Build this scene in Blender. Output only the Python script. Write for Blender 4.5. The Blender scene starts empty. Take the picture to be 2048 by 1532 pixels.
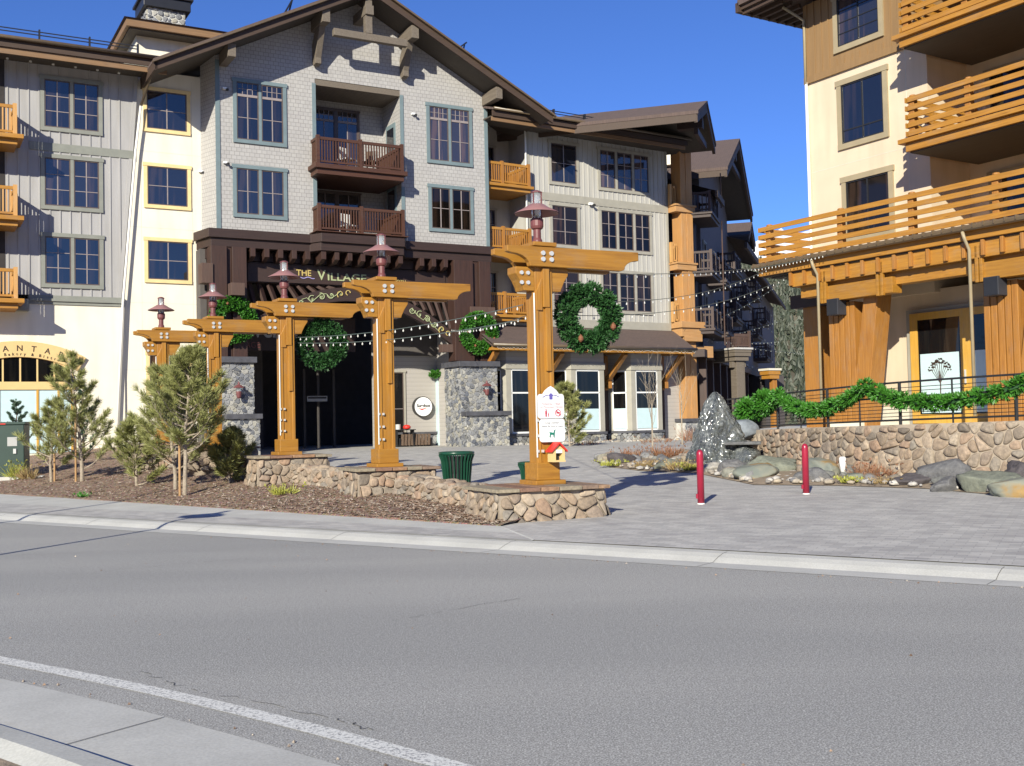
import bpy, bmesh, math, random
from mathutils import Vector, Matrix, noise
R = math.radians
sc = bpy.context.scene
col = sc.collection

# ---------------------------------------------------------------- camera
F_PX, PITCH, ROLL, EYE = 2200.0, math.atan(81/2200.0), 0.021, 1.65
camd = bpy.data.cameras.new('camera'); cam = bpy.data.objects.new('camera', camd); col.objects.link(cam)
camd.sensor_width = 36; camd.lens = 36*F_PX/2048; camd.clip_start = .1; camd.clip_end = 6000
_up0 = Vector((0, -math.sin(PITCH), math.cos(PITCH))); _f = Vector((0, math.cos(PITCH), math.sin(PITCH)))
_r = Vector((1, 0, 0))*math.cos(ROLL) - _up0*math.sin(ROLL)
_u = _up0*math.cos(ROLL) + Vector((1, 0, 0))*math.sin(ROLL)
m = Matrix((_r, _u, -_f)).transposed().to_4x4(); m.translation = Vector((0, 0, EYE))
cam.matrix_world = m
sc.camera = cam

# ---------------------------------------------------------------- sky, sun, exposure
SUN_AZ, SUN_EL = 197.0, 24.0
w = bpy.data.worlds.new('World'); sc.world = w; w.use_nodes = True
wt = w.node_tree; bg = wt.nodes['Background']
sky = wt.nodes.new('ShaderNodeTexSky'); sky.sky_type = 'NISHITA'; sky.sun_disc = False
sky.sun_elevation = R(SUN_EL); sky.sun_rotation = R(SUN_AZ); sky.altitude = 2400; sky.air_density = 1.0; sky.dust_density = .15; sky.ozone_density = 3.0
wt.links.new(sky.outputs[0], bg.inputs[0]); bg.inputs[1].default_value = .073
tint = wt.nodes.new('ShaderNodeMix'); tint.data_type = 'RGBA'; tint.blend_type = 'MULTIPLY'; tint.inputs[0].default_value = 1; tint.inputs[7].default_value = (.64, .90, 1.46, 1)
wt.links.new(sky.outputs[0], tint.inputs[6]); wt.links.new(tint.outputs[2], bg.inputs[0])
sd = bpy.data.lights.new('sun', 'SUN'); sd.energy = 5.0; sd.angle = R(.5); sd.color = (1, .95, .80)
so = bpy.data.objects.new('sun', sd); col.objects.link(so)
_s = Vector((math.sin(R(SUN_AZ))*math.cos(R(SUN_EL)), math.cos(R(SUN_AZ))*math.cos(R(SUN_EL)), math.sin(R(SUN_EL))))
so.rotation_euler = _s.to_track_quat('Z', 'Y').to_euler()
sc.view_settings.view_transform = 'Standard'; sc.view_settings.look = 'None'
sc.view_settings.exposure = .56; sc.view_settings.gamma = 1

# ---------------------------------------------------------------- helpers
class MB:
    def __init__(s): s.v = []; s.f = []
    def add(s, vs, fs):
        n = len(s.v); s.v += [tuple(p) for p in vs]; s.f += [tuple(i+n for i in f) for f in fs]; return s
    def box(s, x0, x1, y0, y1, z0, z1):
        return s.add([(x0,y0,z0),(x1,y0,z0),(x1,y1,z0),(x0,y1,z0),(x0,y0,z1),(x1,y0,z1),(x1,y1,z1),(x0,y1,z1)],
                     [(0,3,2,1),(4,5,6,7),(0,1,5,4),(1,2,6,5),(2,3,7,6),(3,0,4,7)])
    def bar(s, a, b, w=.05, h=None, up=(0,0,1)):
        h = h or w; a = Vector(a); b = Vector(b); d = (b-a).normalized(); up = Vector(up)
        if abs(d.dot(up)) > .97: up = Vector((0,1,0))
        r = d.cross(up).normalized(); u = r.cross(d)
        vs = [p + r*(i*w/2) + u*(j*h/2) for p in (a, b) for i, j in ((-1,-1),(1,-1),(1,1),(-1,1))]
        return s.add(vs, [(0,1,2,3),(7,6,5,4),(0,4,5,1),(1,5,6,2),(2,6,7,3),(3,7,4,0)])
    def prism(s, poly, axis, a, b):   # poly of 2-D points in the other two axes, extruded along axis from a to b
        def P(p, t):
            return (t, p[0], p[1]) if axis == 'x' else (p[0], t, p[1]) if axis == 'y' else (p[0], p[1], t)
        n = len(poly); vs = [P(p, a) for p in poly] + [P(p, b) for p in poly]
        return s.add(vs, [tuple(range(n-1, -1, -1)), tuple(range(n, 2*n))] + [(i, (i+1) % n, n+(i+1) % n, n+i) for i in range(n)])
    def tube(s, pts, r, n=6, r2=None, cap=True):
        pts = [Vector(p) for p in pts]; k = len(pts); base = len(s.v); ref = Vector((.31,.17,.93)); vs = []
        for i, p in enumerate(pts):
            d = (pts[min(i+1, k-1)] - pts[max(i-1, 0)]).normalized()
            if abs(d.dot(ref)) > .95: ref = Vector((.9,.3,.1))
            a = d.cross(ref).normalized(); b = d.cross(a)
            rr = r if r2 is None else r + (r2-r)*i/(k-1)
            vs += [p + (a*math.cos(t*2*math.pi/n) + b*math.sin(t*2*math.pi/n))*rr for t in range(n)]
        fs = [(i*n+t, i*n+(t+1) % n, (i+1)*n+(t+1) % n, (i+1)*n+t) for i in range(k-1) for t in range(n)]
        if cap: fs += [tuple(range(n-1, -1, -1)), tuple((k-1)*n+t for t in range(n))]
        return s.add(vs, fs)
    def lathe(s, prof, n=20, c=(0,0,0), closed=False):
        k = len(prof); vs = [(c[0]+r*math.cos(2*math.pi*t/n), c[1]+r*math.sin(2*math.pi*t/n), c[2]+z) for r, z in prof for t in range(n)]
        fs = [(i*n+t, i*n+(t+1) % n, (i+1)*n+(t+1) % n, (i+1)*n+t) for i in range(k-1) for t in range(n)]
        if not closed: fs += [tuple(range(n-1, -1, -1)), tuple((k-1)*n+t for t in range(n))]
        return s.add(vs, fs)
    def mesh(s, name='m'):
        me = bpy.data.meshes.new(name); me.from_pydata(s.v, [], s.f); me.update(); return me

def obj(name, mb, mat=None, parent=None, loc=None, smooth=False, bevel=0, kind=None, label=None):
    me = mb.mesh(name) if isinstance(mb, MB) else mb
    o = bpy.data.objects.new(name, me); col.objects.link(o)
    if mat and not me.materials: me.materials.append(mat)
    if parent: o.parent = parent
    if loc: o.location = loc
    if smooth:
        for p in me.polygons: p.use_smooth = True
    if bevel:
        b = o.modifiers.new('bevel', 'BEVEL'); b.width = bevel; b.segments = 2; b.limit_method = 'ANGLE'
    if kind: o['kind'] = kind
    if label: o['label'] = label
    return o
def pieces(name, mb, mat=None, parent=None, **k):      # one object per connected piece
    par = list(range(len(mb.v)))
    def find(a):
        while par[a] != a: par[a] = par[par[a]]; a = par[a]
        return a
    for f in mb.f:
        r0 = find(f[0])
        for q in f[1:]: par[find(q)] = r0
    groups = {}
    for f in mb.f: groups.setdefault(find(f[0]), []).append(f)
    for fs in groups.values():
        ids = sorted({q for f in fs for q in f}); mp = {q: i for i, q in enumerate(ids)}
        m2 = MB(); m2.v = [mb.v[q] for q in ids]; m2.f = [tuple(mp[q] for q in f) for f in fs]; obj(name, m2, mat, parent, **k)
def tag(o, label, cat, group=None):
    o['label'] = label; o['category'] = cat
    if group: o['group'] = group
    return o
def thing(name, label, cat, loc=(0,0,0), rz=0, group=None):
    o = bpy.data.objects.new(name, None); col.objects.link(o); o.location = loc; o.rotation_euler = (0,0,rz); o.empty_display_size = .2
    return tag(o, label, cat, group)
def copy_tree(o, parent=None):
    kids = [c for c in bpy.data.objects if c.parent == o]
    c = o.copy(); col.objects.link(c)
    if parent: c.parent = parent
    for k in kids: copy_tree(k, c)
    return c
def copy_to(o, loc, rz, label, scale=None):
    c = copy_tree(o); c.location = loc; c.rotation_euler = (0,0,rz); c['label'] = label
    if scale: c.scale = scale
    return c
def az(a): return R(90-a)      # local x axis points to compass azimuth a (0 = straight ahead of the photographer)

# ground heights: level road, plaza climbing gently to the lodge
NX, NY, CURB = .577, .817, 11.3
def gz(x, y):
    s = x*NX + y*NY - CURB - .4
    if s <= 0: return .0
    return min(.02 + .014*min(s, 12) + .035*max(0, s-12), .6)
def sc_(s, c):     # road coordinates: s away from the near side, c along the road to the right
    return (s*NX + c*NY, s*NY - c*NX)

# ---------------------------------------------------------------- materials
def nodes(name):
    mt = bpy.data.materials.new(name); mt.use_nodes = True
    return mt, mt.node_tree, mt.node_tree.nodes['Principled BSDF']
def N(t, kind, **k):
    n = t.nodes.new(kind)
    for a, b in k.items():
        if a.startswith('i_'): n.inputs[a[2:]].default_value = b
        else: setattr(n, a, b)
    return n
def coords(t, scale=(1,1,1), rot=(0,0,0)):
    tc = N(t, 'ShaderNodeTexCoord'); mp = N(t, 'ShaderNodeMapping'); mp.inputs['Scale'].default_value = scale; mp.inputs['Rotation'].default_value = rot
    t.links.new(tc.outputs['Object'], mp.inputs[0]); return mp.outputs[0]
def c4(c): return (c[0], c[1], c[2], 1)
def mix(t, fac, a, b, blend='MIX'):
    mx = N(t, 'ShaderNodeMix', data_type='RGBA', blend_type=blend)
    for sock, v in ((mx.inputs[0], fac), (mx.inputs[6], a), (mx.inputs[7], b)):
        if isinstance(v, bpy.types.NodeSocket): t.links.new(v, sock)
        else: sock.default_value = v if not isinstance(v, tuple) else c4(v)
    return mx.outputs[2]
def ramp(t, src, stops):
    r = N(t, 'ShaderNodeValToRGB'); e = r.color_ramp.elements
    while len(e) < len(stops): e.new(.5)
    for el, (p, c) in zip(e, stops): el.position = p; el.color = c4(c) if len(c) == 3 else c
    t.links.new(src, r.inputs[0]); return r.outputs[0]
def bump(t, b, h, strength, dist=.02):
    n = N(t, 'ShaderNodeBump'); n.inputs['Strength'].default_value = strength; n.inputs['Distance'].default_value = dist
    t.links.new(h, n.inputs['Height']); t.links.new(n.outputs[0], b.inputs['Normal']); return n
def plain(name, c, rough=.6, var=.15, scale=3., bs=.15, bscale=40, metal=0, spec=.5, stretch=(1,1,1)):
    mt, t, b = nodes(name)
    v = coords(t, stretch)
    n = N(t, 'ShaderNodeTexNoise'); n.inputs['Scale'].default_value = scale; n.inputs['Detail'].default_value = 6; t.links.new(v, n.inputs[0])
    t.links.new(ramp(t, n.outputs[0], [(.3, tuple(x*(1-var) for x in c)), (.7, tuple(min(1, x*(1+var)) for x in c))]), b.inputs['Base Color'])
    if 'stucco' in name or 'board' in name or 'siding' in name:
        st_ = N(t, 'ShaderNodeTexNoise'); st_.inputs['Scale'].default_value = 1.3; st_.inputs['Detail'].default_value = 7; t.links.new(coords(t, (1.6,1.6,.22)), st_.inputs[0])
        t.links.new(mix(t, 1., b.inputs['Base Color'].links[0].from_socket, ramp(t, st_.outputs[0], [(.34, (.92,.915,.90)), (.56, (1.01,1.01,1.01))]), 'MULTIPLY'), b.inputs['Base Color'])
    n2 = N(t, 'ShaderNodeTexNoise'); n2.inputs['Scale'].default_value = bscale; n2.inputs['Detail'].default_value = 4; t.links.new(v, n2.inputs[0])
    if bs: bump(t, b, n2.outputs[0], bs, .01)
    b.inputs['Roughness'].default_value = rough; b.inputs['Metallic'].default_value = metal; b.inputs['Specular IOR Level'].default_value = spec
    return mt
def wood(name, c, dark, grain='z', rough=.55, k=1.0):
    mt, t, b = nodes(name)
    st = {'x': (.5, 9, 9), 'y': (9, .5, 9), 'z': (9, 9, .5)}[grain]
    v = coords(t, st)
    n = N(t, 'ShaderNodeTexNoise'); n.inputs['Scale'].default_value = 2.2*k; n.inputs['Detail'].default_value = 8; n.inputs['Roughness'].default_value = .65; n.inputs['Distortion'].default_value = .4; t.links.new(v, n.inputs[0])
    v2 = coords(t); n2 = N(t, 'ShaderNodeTexNoise'); n2.inputs['Scale'].default_value = 1.7; n2.inputs['Detail'].default_value = 3; t.links.new(v2, n2.inputs[0])
    c1 = ramp(t, n.outputs[0], [(.32, dark), (.62, c)])
    knot = N(t, 'ShaderNodeTexVoronoi'); knot.inputs['Scale'].default_value = 1.0; t.links.new(coords(t, {'x': (.8,5,5), 'y': (5,.8,5), 'z': (5,5,.8)}[grain]), knot.inputs[0])
    kr = ramp(t, knot.outputs['Distance'], [(.03, (.45,.4,.35)), (.12, (1,1,1))])
    c2 = mix(t, 1.0, c1, kr, 'MULTIPLY')
    c3 = mix(t, n2.outputs[0], c2, tuple(x*.72 for x in c))
    n3 = N(t, 'ShaderNodeTexNoise'); n3.inputs['Scale'].default_value = 3.2; n3.inputs['Detail'].default_value = 9; n3.inputs['Roughness'].default_value = .75; t.links.new(coords(t, {'x': (.35,1,1), 'y': (1,.35,1), 'z': (1,1,.35)}[grain]), n3.inputs[0])
    g_ = (c[0]+c[1]+c[2])/3; c3 = mix(t, ramp(t, n3.outputs[0], [(.50, (0,0,0)), (.72, (.36,.36,.36))]), c3, (g_*.75+c[0]*.22, g_*.7+c[1]*.22, g_*.6+c[2]*.2))
    t.links.new(c3, b.inputs['Base Color']); bump(t, b, n.outputs[0], .3, .006); b.inputs['Roughness'].default_value = rough
    return mt

M = {}
M['cream'] = plain('cream stucco', (.74,.69,.57), .9, .05, .8, .35, 60)
M['cream_warm'] = plain('warm stucco', (.63,.515,.375), .9, .06, .8, .35, 60)
M['cream_shade'] = plain('pale stucco', (.62,.58,.48), .9, .05)
M['grey_board'] = plain('grey board', (.355,.345,.34), .75, .06, 1.2, .15, 30, stretch=(4,4,.5))
M['grey_board2'] = plain('warm grey board', (.43,.415,.38), .75, .06, 1.2, .15, 30, stretch=(4,4,.5))
M['brown_board'] = plain('brown board', (.25,.15,.065), .75, .08, 1.2, .15, 30, stretch=(8,8,.4))
M['teal'] = plain('teal trim', (.15,.20,.215), .6, .07)
M['sage'] = plain('sage trim', (.22,.225,.195), .6, .07)
M['taupe'] = plain('taupe trim', (.33,.31,.26), .6, .07)
M['tan'] = plain('tan trim', (.72,.55,.27), .6, .07)
M['olive_tan'] = plain('olive trim', (.33,.27,.17), .6, .07)
M['sash'] = plain('bronze sash', (.10,.075,.065), .4, .1)
M['muntin'] = plain('muntin', (.26,.22,.21), .5, .1)
M['white'] = plain('white paint', (.78,.78,.76), .5, .04)
M['fascia'] = wood('fascia brown', (.075,.045,.03), (.04,.024,.017), 'x', .7)
M['fascia_tan'] = wood('fascia tan', (.27,.155,.075), (.15,.085,.045), 'x', .7)
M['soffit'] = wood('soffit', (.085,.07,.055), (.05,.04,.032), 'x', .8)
M['grey_timber'] = wood('weathered timber', (.19,.155,.12), (.09,.07,.052), 'y', .8)
M['gutter'] = plain('bronze gutter', (.12,.085,.05), .35, .1, spec=.6)
M['brown_timber'] = wood('weathered brown timber', (.11,.065,.05), (.06,.032,.025), 'z', .8)
M['dark_timber'] = wood('dark stained timber', (.060,.027,.019), (.02,.010,.008), 'z', .6)
M['dark_timber_x'] = wood('dark stained beam', (.048,.025,.020), (.018,.010,.009), 'x', .6)
M['red_timber'] = wood('red stained rail', (.095,.038,.020), (.035,.014,.009), 'x', .55)
M['honey_z'] = wood('honey timber post', (.45,.21,.030), (.24,.095,.012), 'z', .42)
M['honey_x'] = wood('honey timber beam', (.42,.20,.028), (.23,.095,.013), 'x', .42)
M['orange_z'] = wood('orange timber post', (.44,.195,.038), (.23,.085,.016), 'z', .5)
M['orange_x'] = wood('orange timber rail', (.49,.23,.033), (.25,.10,.014), 'x', .5)
M['corner_z'] = wood('pale orange timber', (.56,.29,.10), (.38,.17,.05), 'z', .6); M['corner_x'] = wood('pale orange beam', (.54,.30,.12), (.38,.18,.06), 'x', .6)
M['pale_timber'] = wood('pale timber', (.66,.36,.12), (.44,.22,.06), 'z', .6)
M['metal'] = plain('bolt steel', (.60,.60,.58), .3, .05, metal=.25, bs=0)
M['maroon'] = plain('maroon lamp metal', (.15,.048,.048), .45, .1, bs=.05)
M['mauve'] = plain('dusty lamp shade', (.26,.13,.125), .5, .08, bs=.05)
M['lampwhite'] = plain('lamp shade lining', (.5,.48,.45), .5, .05)
M['black'] = plain('black metal', (.02,.02,.022), .4, .1)
M['speaker'] = plain('speaker grey', (.03,.032,.04), .6, .1)
M['cap'] = plain('dark slate cap', (.07,.07,.08), .6, .25, 4)
M['hollow_shade'] = plain('interior dark', (.035,.03,.03), .9, .2)  # near-black base colour, stands for shade in recesses and openings
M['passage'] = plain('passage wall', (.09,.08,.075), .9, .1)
M['film'] = plain('frosted film', (.50,.64,.66), .35, .04)
M['canister'] = plain('green metal', (.012,.06,.035), .3, .1, bs=.03)
M['bollard'] = plain('crimson paint', (.30,.015,.04), .3, .1, bs=.02)
M['box_green'] = plain('utility green', (.02,.045,.035), .5, .1)
M['bark'] = plain('bark', (.30,.25,.19), .9, .3, 20, .6, 60)
M['bark_dark'] = plain('dark bark', (.12,.08,.055), .9, .3, 20, .6, 60)
M['stake'] = wood('tree stake', (.50,.30,.13), (.32,.18,.08), 'z')
M['cone'] = plain('pine cone', (.20,.075,.035), .8, .3, 30)
M['bulb'] = plain('bulb glass', (.62,.62,.58), .15, 0, bs=0)
M['wire'] = plain('wire', (.10,.13,.12), .5, .1)
M['conduit'] = plain('white conduit', (.75,.74,.7), .4, .05)
M['red'] = plain('red paint', (.62,.03,.02), .5, .1)
M['signwhite'] = plain('sign white', (.80,.80,.80), .4, .02, bs=0)
M['signred'] = plain('sign red', (.45,.03,.06), .5, 0, bs=0)
M['signpink'] = plain('faded sign lettering', (.62,.45,.45), .5, 0, bs=0)
M['signblue'] = plain('sign violet', (.12,.10,.36), .5, 0, bs=0)
M['signgreen'] = plain('sign green', (.01,.18,.12), .5, 0, bs=0)
M['signgrey'] = plain('sign grey lettering', (.36,.36,.35), .5, 0, bs=0)
M['ink'] = plain('brown ink', (.05,.03,.02), .5, 0, bs=0)
M['gold'] = plain('gold lettering', (.50,.38,.13), .4, .05, bs=0)
M['greengold'] = plain('pale green lettering', (.36,.40,.22), .4, .05, bs=0)
M['lilac'] = plain('lilac lettering', (.42,.38,.72), .4, .05, bs=0)
M['signtan'] = plain('sign tan', (.66,.47,.21), .5, .05)
M['yellowdoor'] = wood('yellow door frame', (.70,.40,.07), (.5,.25,.04), 'z', .4)
M['violet_spot'] = plain('blue flower', (.1,.2,.75), .5, 0, bs=0)

def glass(name, c=(.012,.014,.022), spec=.9, warm=None):
    mt, t, b = nodes(name)
    v = coords(t, (1,1,1)); n = N(t, 'ShaderNodeTexNoise'); n.inputs['Scale'].default_value = .9; n.inputs['Detail'].default_value = 1; t.links.new(v, n.inputs[0])
    bump(t, b, n.outputs[0], .25, .02)
    wv = N(t, 'ShaderNodeTexNoise'); wv.inputs['Scale'].default_value = .8; t.links.new(coords(t, (6,6,.35)), wv.inputs[0])
    cc = warm or tuple(x*2.2 for x in c)
    t.links.new(ramp(t, wv.outputs[0], [(.50, c), (.62, cc)]), b.inputs['Base Color'])
    oi = N(t, 'ShaderNodeObjectInfo'); src = b.inputs['Base Color'].links[0].from_socket
    t.links.new(mix(t, 1., src, ramp(t, oi.outputs['Random'], [(.0, (.4,.4,.4)), (.55, (1,1,1)), (.8, (1.9,1.6,1.4)), (1, (3.2,2.6,2.2))]), 'MULTIPLY'), b.inputs['Base Color'])
    b.inputs['Roughness'].default_value = .04; b.inputs['IOR'].default_value = 1.66; b.inputs['Specular IOR Level'].default_value = spec
    return mt
M['glass'] = glass('window glass', warm=(.035,.028,.030))
M['glass_dark'] = glass('dark window glass', (.010,.008,.007), .35, (.035,.022,.016))
M['glass_curtain'] = glass('curtained glass', (.16,.085,.03), .5, (.30,.15,.045))
M['glass_shop'] = glass('shop glass', (.008,.008,.009), .35, (.02,.018,.016))
mt, t, b = nodes('clear lamp glass'); b.inputs['Base Color'].default_value = (.85,.88,.9,1); b.inputs['Roughness'].default_value = .06; b.inputs['Transmission Weight'].default_value = .75; b.inputs['Metallic'].default_value = .1; M['lampglass'] = mt

def shingle_wall():
    mt, t, b = nodes('shingle siding')
    tc = N(t, 'ShaderNodeTexCoord'); sep = N(t, 'ShaderNodeSeparateXYZ'); t.links.new(tc.outputs['Object'], sep.inputs[0])
    ad = N(t, 'ShaderNodeMath', operation='SUBTRACT'); t.links.new(sep.outputs[0], ad.inputs[0]); t.links.new(sep.outputs[1], ad.inputs[1])
    cb = N(t, 'ShaderNodeCombineXYZ'); t.links.new(ad.outputs[0], cb.inputs[0]); t.links.new(sep.outputs[2], cb.inputs[1])
    br = N(t, 'ShaderNodeTexBrick', offset=.43, offset_frequency=2); t.links.new(cb.outputs[0], br.inputs[0])
    for k, v in (('Scale', 1.0), ('Mortar Size', .011), ('Mortar Smooth', .3), ('Bias', 0), ('Brick Width', .21), ('Row Height', .165)): br.inputs[k].default_value = v
    br.inputs['Color1'].default_value = (.425,.412,.395,1); br.inputs['Color2'].default_value = (.385,.372,.36,1); br.inputs['Mortar'].default_value = (.24,.23,.222,1)
    n = N(t, 'ShaderNodeTexNoise'); n.inputs['Scale'].default_value = 1.2; n.inputs['Detail'].default_value = 5; t.links.new(cb.outputs[0], n.inputs[0])
    t.links.new(mix(t, n.outputs[0], br.outputs[0], mix(t, 1., br.outputs[0], (.86,.85,.86), 'MULTIPLY')), b.inputs['Base Color'])
    bump(t, b, br.outputs['Fac'], -.5, .02); b.inputs['Roughness'].default_value = .85
    return mt
M['shingle'] = shingle_wall()
def lap_siding():
    mt, t, b = nodes('lap siding'); v = coords(t)
    wv = N(t, 'ShaderNodeTexWave', wave_type='BANDS', bands_direction='Z', wave_profile='SAW'); wv.inputs['Scale'].default_value = 1.6; t.links.new(v, wv.inputs[0])
    t.links.new(ramp(t, wv.outputs['Fac'], [(.0, (.22,.21,.20)), (.1, (.37,.345,.32)), (1, (.39,.365,.34))]), b.inputs['Base Color']); bump(t, b, wv.outputs['Fac'], .4, .02)
    b.inputs['Roughness'].default_value = .8; return mt
M['lap'] = lap_siding()
def roof_mat():
    mt, t, b = nodes('roof shingles'); v = coords(t)
    br = N(t, 'ShaderNodeTexBrick'); t.links.new(v, br.inputs[0])
    for k, x in (('Scale', 1.0), ('Mortar Size', .012), ('Brick Width', .28), ('Row Height', .13)): br.inputs[k].default_value = x
    br.inputs['Color1'].default_value = (.105,.07,.058,1); br.inputs['Color2'].default_value = (.072,.05,.043,1); br.inputs['Mortar'].default_value = (.05,.035,.03,1)
    n = N(t, 'ShaderNodeTexNoise'); n.inputs['Scale'].default_value = 9; n.inputs['Detail'].default_value = 6; t.links.new(v, n.inputs[0])
    t.links.new(mix(t, n.outputs[0], br.outputs[0], (.115,.082,.072)), b.inputs['Base Color']); bump(t, b, br.outputs['Fac'], -.4, .02); b.inputs['Roughness'].default_value = .9
    return mt
M['roof'] = roof_mat()
def stone_mat(name, cols, scale=14, rough=.85, spec=.3, bs=.5):
    mt, t, b = nodes(name); g = N(t, 'ShaderNodeNewGeometry')
    base = ramp(t, g.outputs['Random Per Island'], [(i/(len(cols)-1), c) for i, c in enumerate(cols)])
    n = N(t, 'ShaderNodeTexNoise'); n.inputs['Scale'].default_value = scale; n.inputs['Detail'].default_value = 8; n.inputs['Roughness'].default_value = .7; t.links.new(coords(t), n.inputs[0])
    t.links.new(mix(t, 1., base, ramp(t, n.outputs[0], [(.3, (.55,.55,.56)), (.68, (1.15,1.12,1.08))]), 'MULTIPLY'), b.inputs['Base Color'])
    bump(t, b, n.outputs[0], bs, .03); b.inputs['Roughness'].default_value = rough; b.inputs['Specular IOR Level'].default_value = spec
    return mt
M['river'] = stone_mat('river stone', [(.33,.25,.18), (.24,.195,.15), (.37,.295,.22), (.18,.155,.13), (.42,.35,.27), (.34,.235,.165), (.26,.235,.20), (.36,.265,.185)])
M['ledge'] = stone_mat('grey ledge stone', [(.15,.165,.20), (.33,.335,.34), (.09,.10,.125), (.43,.41,.34), (.22,.235,.265), (.46,.45,.41), (.12,.13,.155), (.36,.36,.35)])
M['flag'] = stone_mat('flagstone', [(.34,.19,.11), (.30,.27,.20), (.22,.13,.10), (.42,.26,.14)])
M['mortar'] = plain('mortar', (.34,.28,.215), .95, .15, 6)
M['mortar_grey'] = plain('grey mortar', (.50,.49,.46), .95, .15, 6)
M['boulder_grey'] = stone_mat('grey boulder', [(.14,.145,.15), (.16,.16,.165)], 9, bs=1.0)
M['boulder_blue'] = stone_mat('blue grey boulder', [(.24,.27,.31), (.22,.25,.29)], 5)
M['boulder_green'] = stone_mat('green boulder', [(.24,.25,.195), (.21,.225,.18)], 8, bs=1.0)
M['boulder_tan'] = stone_mat('tan boulder', [(.40,.31,.20), (.36,.30,.22)], 4)
M['boulder_dark'] = stone_mat('purple grey boulder', [(.12,.10,.105), (.10,.09,.095)], 9, bs=1.0)
def rust_boulder():
    mt, t, b = nodes('lichened boulder'); n = N(t, 'ShaderNodeTexNoise'); n.inputs['Scale'].default_value = 1.6; n.inputs['Detail'].default_value = 5; t.links.new(coords(t), n.inputs[0])
    t.links.new(ramp(t, n.outputs[0], [(.4, (.16,.175,.15)), (.52, (.22,.215,.165)), (.60, (.30,.19,.07))]), b.inputs['Base Color']); bump(t, b, n.outputs[0], .5, .05); b.inputs['Roughness'].default_value = .8; return mt
M['boulder_rust'] = rust_boulder()
M['pebble'] = stone_mat('pebbles', [(.40,.38,.36), (.60,.57,.52), (.22,.22,.23), (.45,.38,.28), (.32,.31,.30)], 20)
mt, t, b = nodes('wet fountain rock')
n = N(t, 'ShaderNodeTexNoise'); n.inputs['Scale'].default_value = 5.5; n.inputs['Detail'].default_value = 12; n.inputs['Roughness'].default_value = .7; n.inputs['Distortion'].default_value = .8; t.links.new(coords(t, (1,1,.6)), n.inputs[0])
t.links.new(ramp(t, n.outputs[0], [(.36, (.03,.034,.036)), (.52, (.12,.13,.125)), (.62, (.24,.25,.245)), (.70, (.50,.51,.50))]), b.inputs['Base Color']); bump(t, b, n.outputs[0], 1., .12)  # palest stops paint white wet glints into the colour
b.inputs['Roughness'].default_value = .22; b.inputs['Coat Weight'].default_value = 1; b.inputs['Coat Roughness'].default_value = .08; M['wetrock'] = mt
M['foam'] = plain('falling water', (.75,.78,.8), .1, .1, bs=.5)

def foliage(name, cols, rough=.6):
    mt, t, b = nodes(name); g = N(t, 'ShaderNodeNewGeometry')
    n = N(t, 'ShaderNodeTexNoise'); n.inputs['Scale'].default_value = 3.; t.links.new(coords(t), n.inputs[0])
    base = ramp(t, g.outputs['Random Per Island'], [(i/(len(cols)-1), c) for i, c in enumerate(cols)])
    t.links.new(mix(t, n.outputs[0], base, cols[0]), b.inputs['Base Color']); b.inputs['Roughness'].default_value = rough
    b.inputs['Subsurface Weight'].default_value = 0
    return mt
M['pine'] = foliage('pine needles', [(.22,.235,.07), (.31,.31,.11), (.14,.16,.05), (.40,.38,.16), (.24,.255,.09)])
M['fir'] = foliage('fir needles', [(.08,.14,.09), (.12,.18,.12), (.06,.11,.07)])
M['wreath'] = foliage('wreath green', [(.025,.085,.022), (.04,.125,.035), (.012,.045,.012), (.06,.17,.05)], .5)
M['garland'] = foliage('garland green', [(.04,.16,.014), (.06,.22,.022), (.025,.09,.008), (.09,.28,.035)], .5)
M['drygrass'] = foliage('dry grass', [(.30,.20,.09), (.38,.29,.13), (.20,.12,.06), (.30,.30,.10)])
M['rustbush'] = foliage('rust twigs', [(.24,.10,.05), (.30,.15,.07), (.16,.08,.05), (.30,.22,.12)])
M['lime'] = foliage('yellow green leaves', [(.34,.34,.05), (.26,.30,.06), (.40,.38,.10)])
M['forest'] = foliage('forest green', [(.035,.046,.026), (.055,.066,.04), (.095,.095,.065), (.04,.048,.032)])

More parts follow.
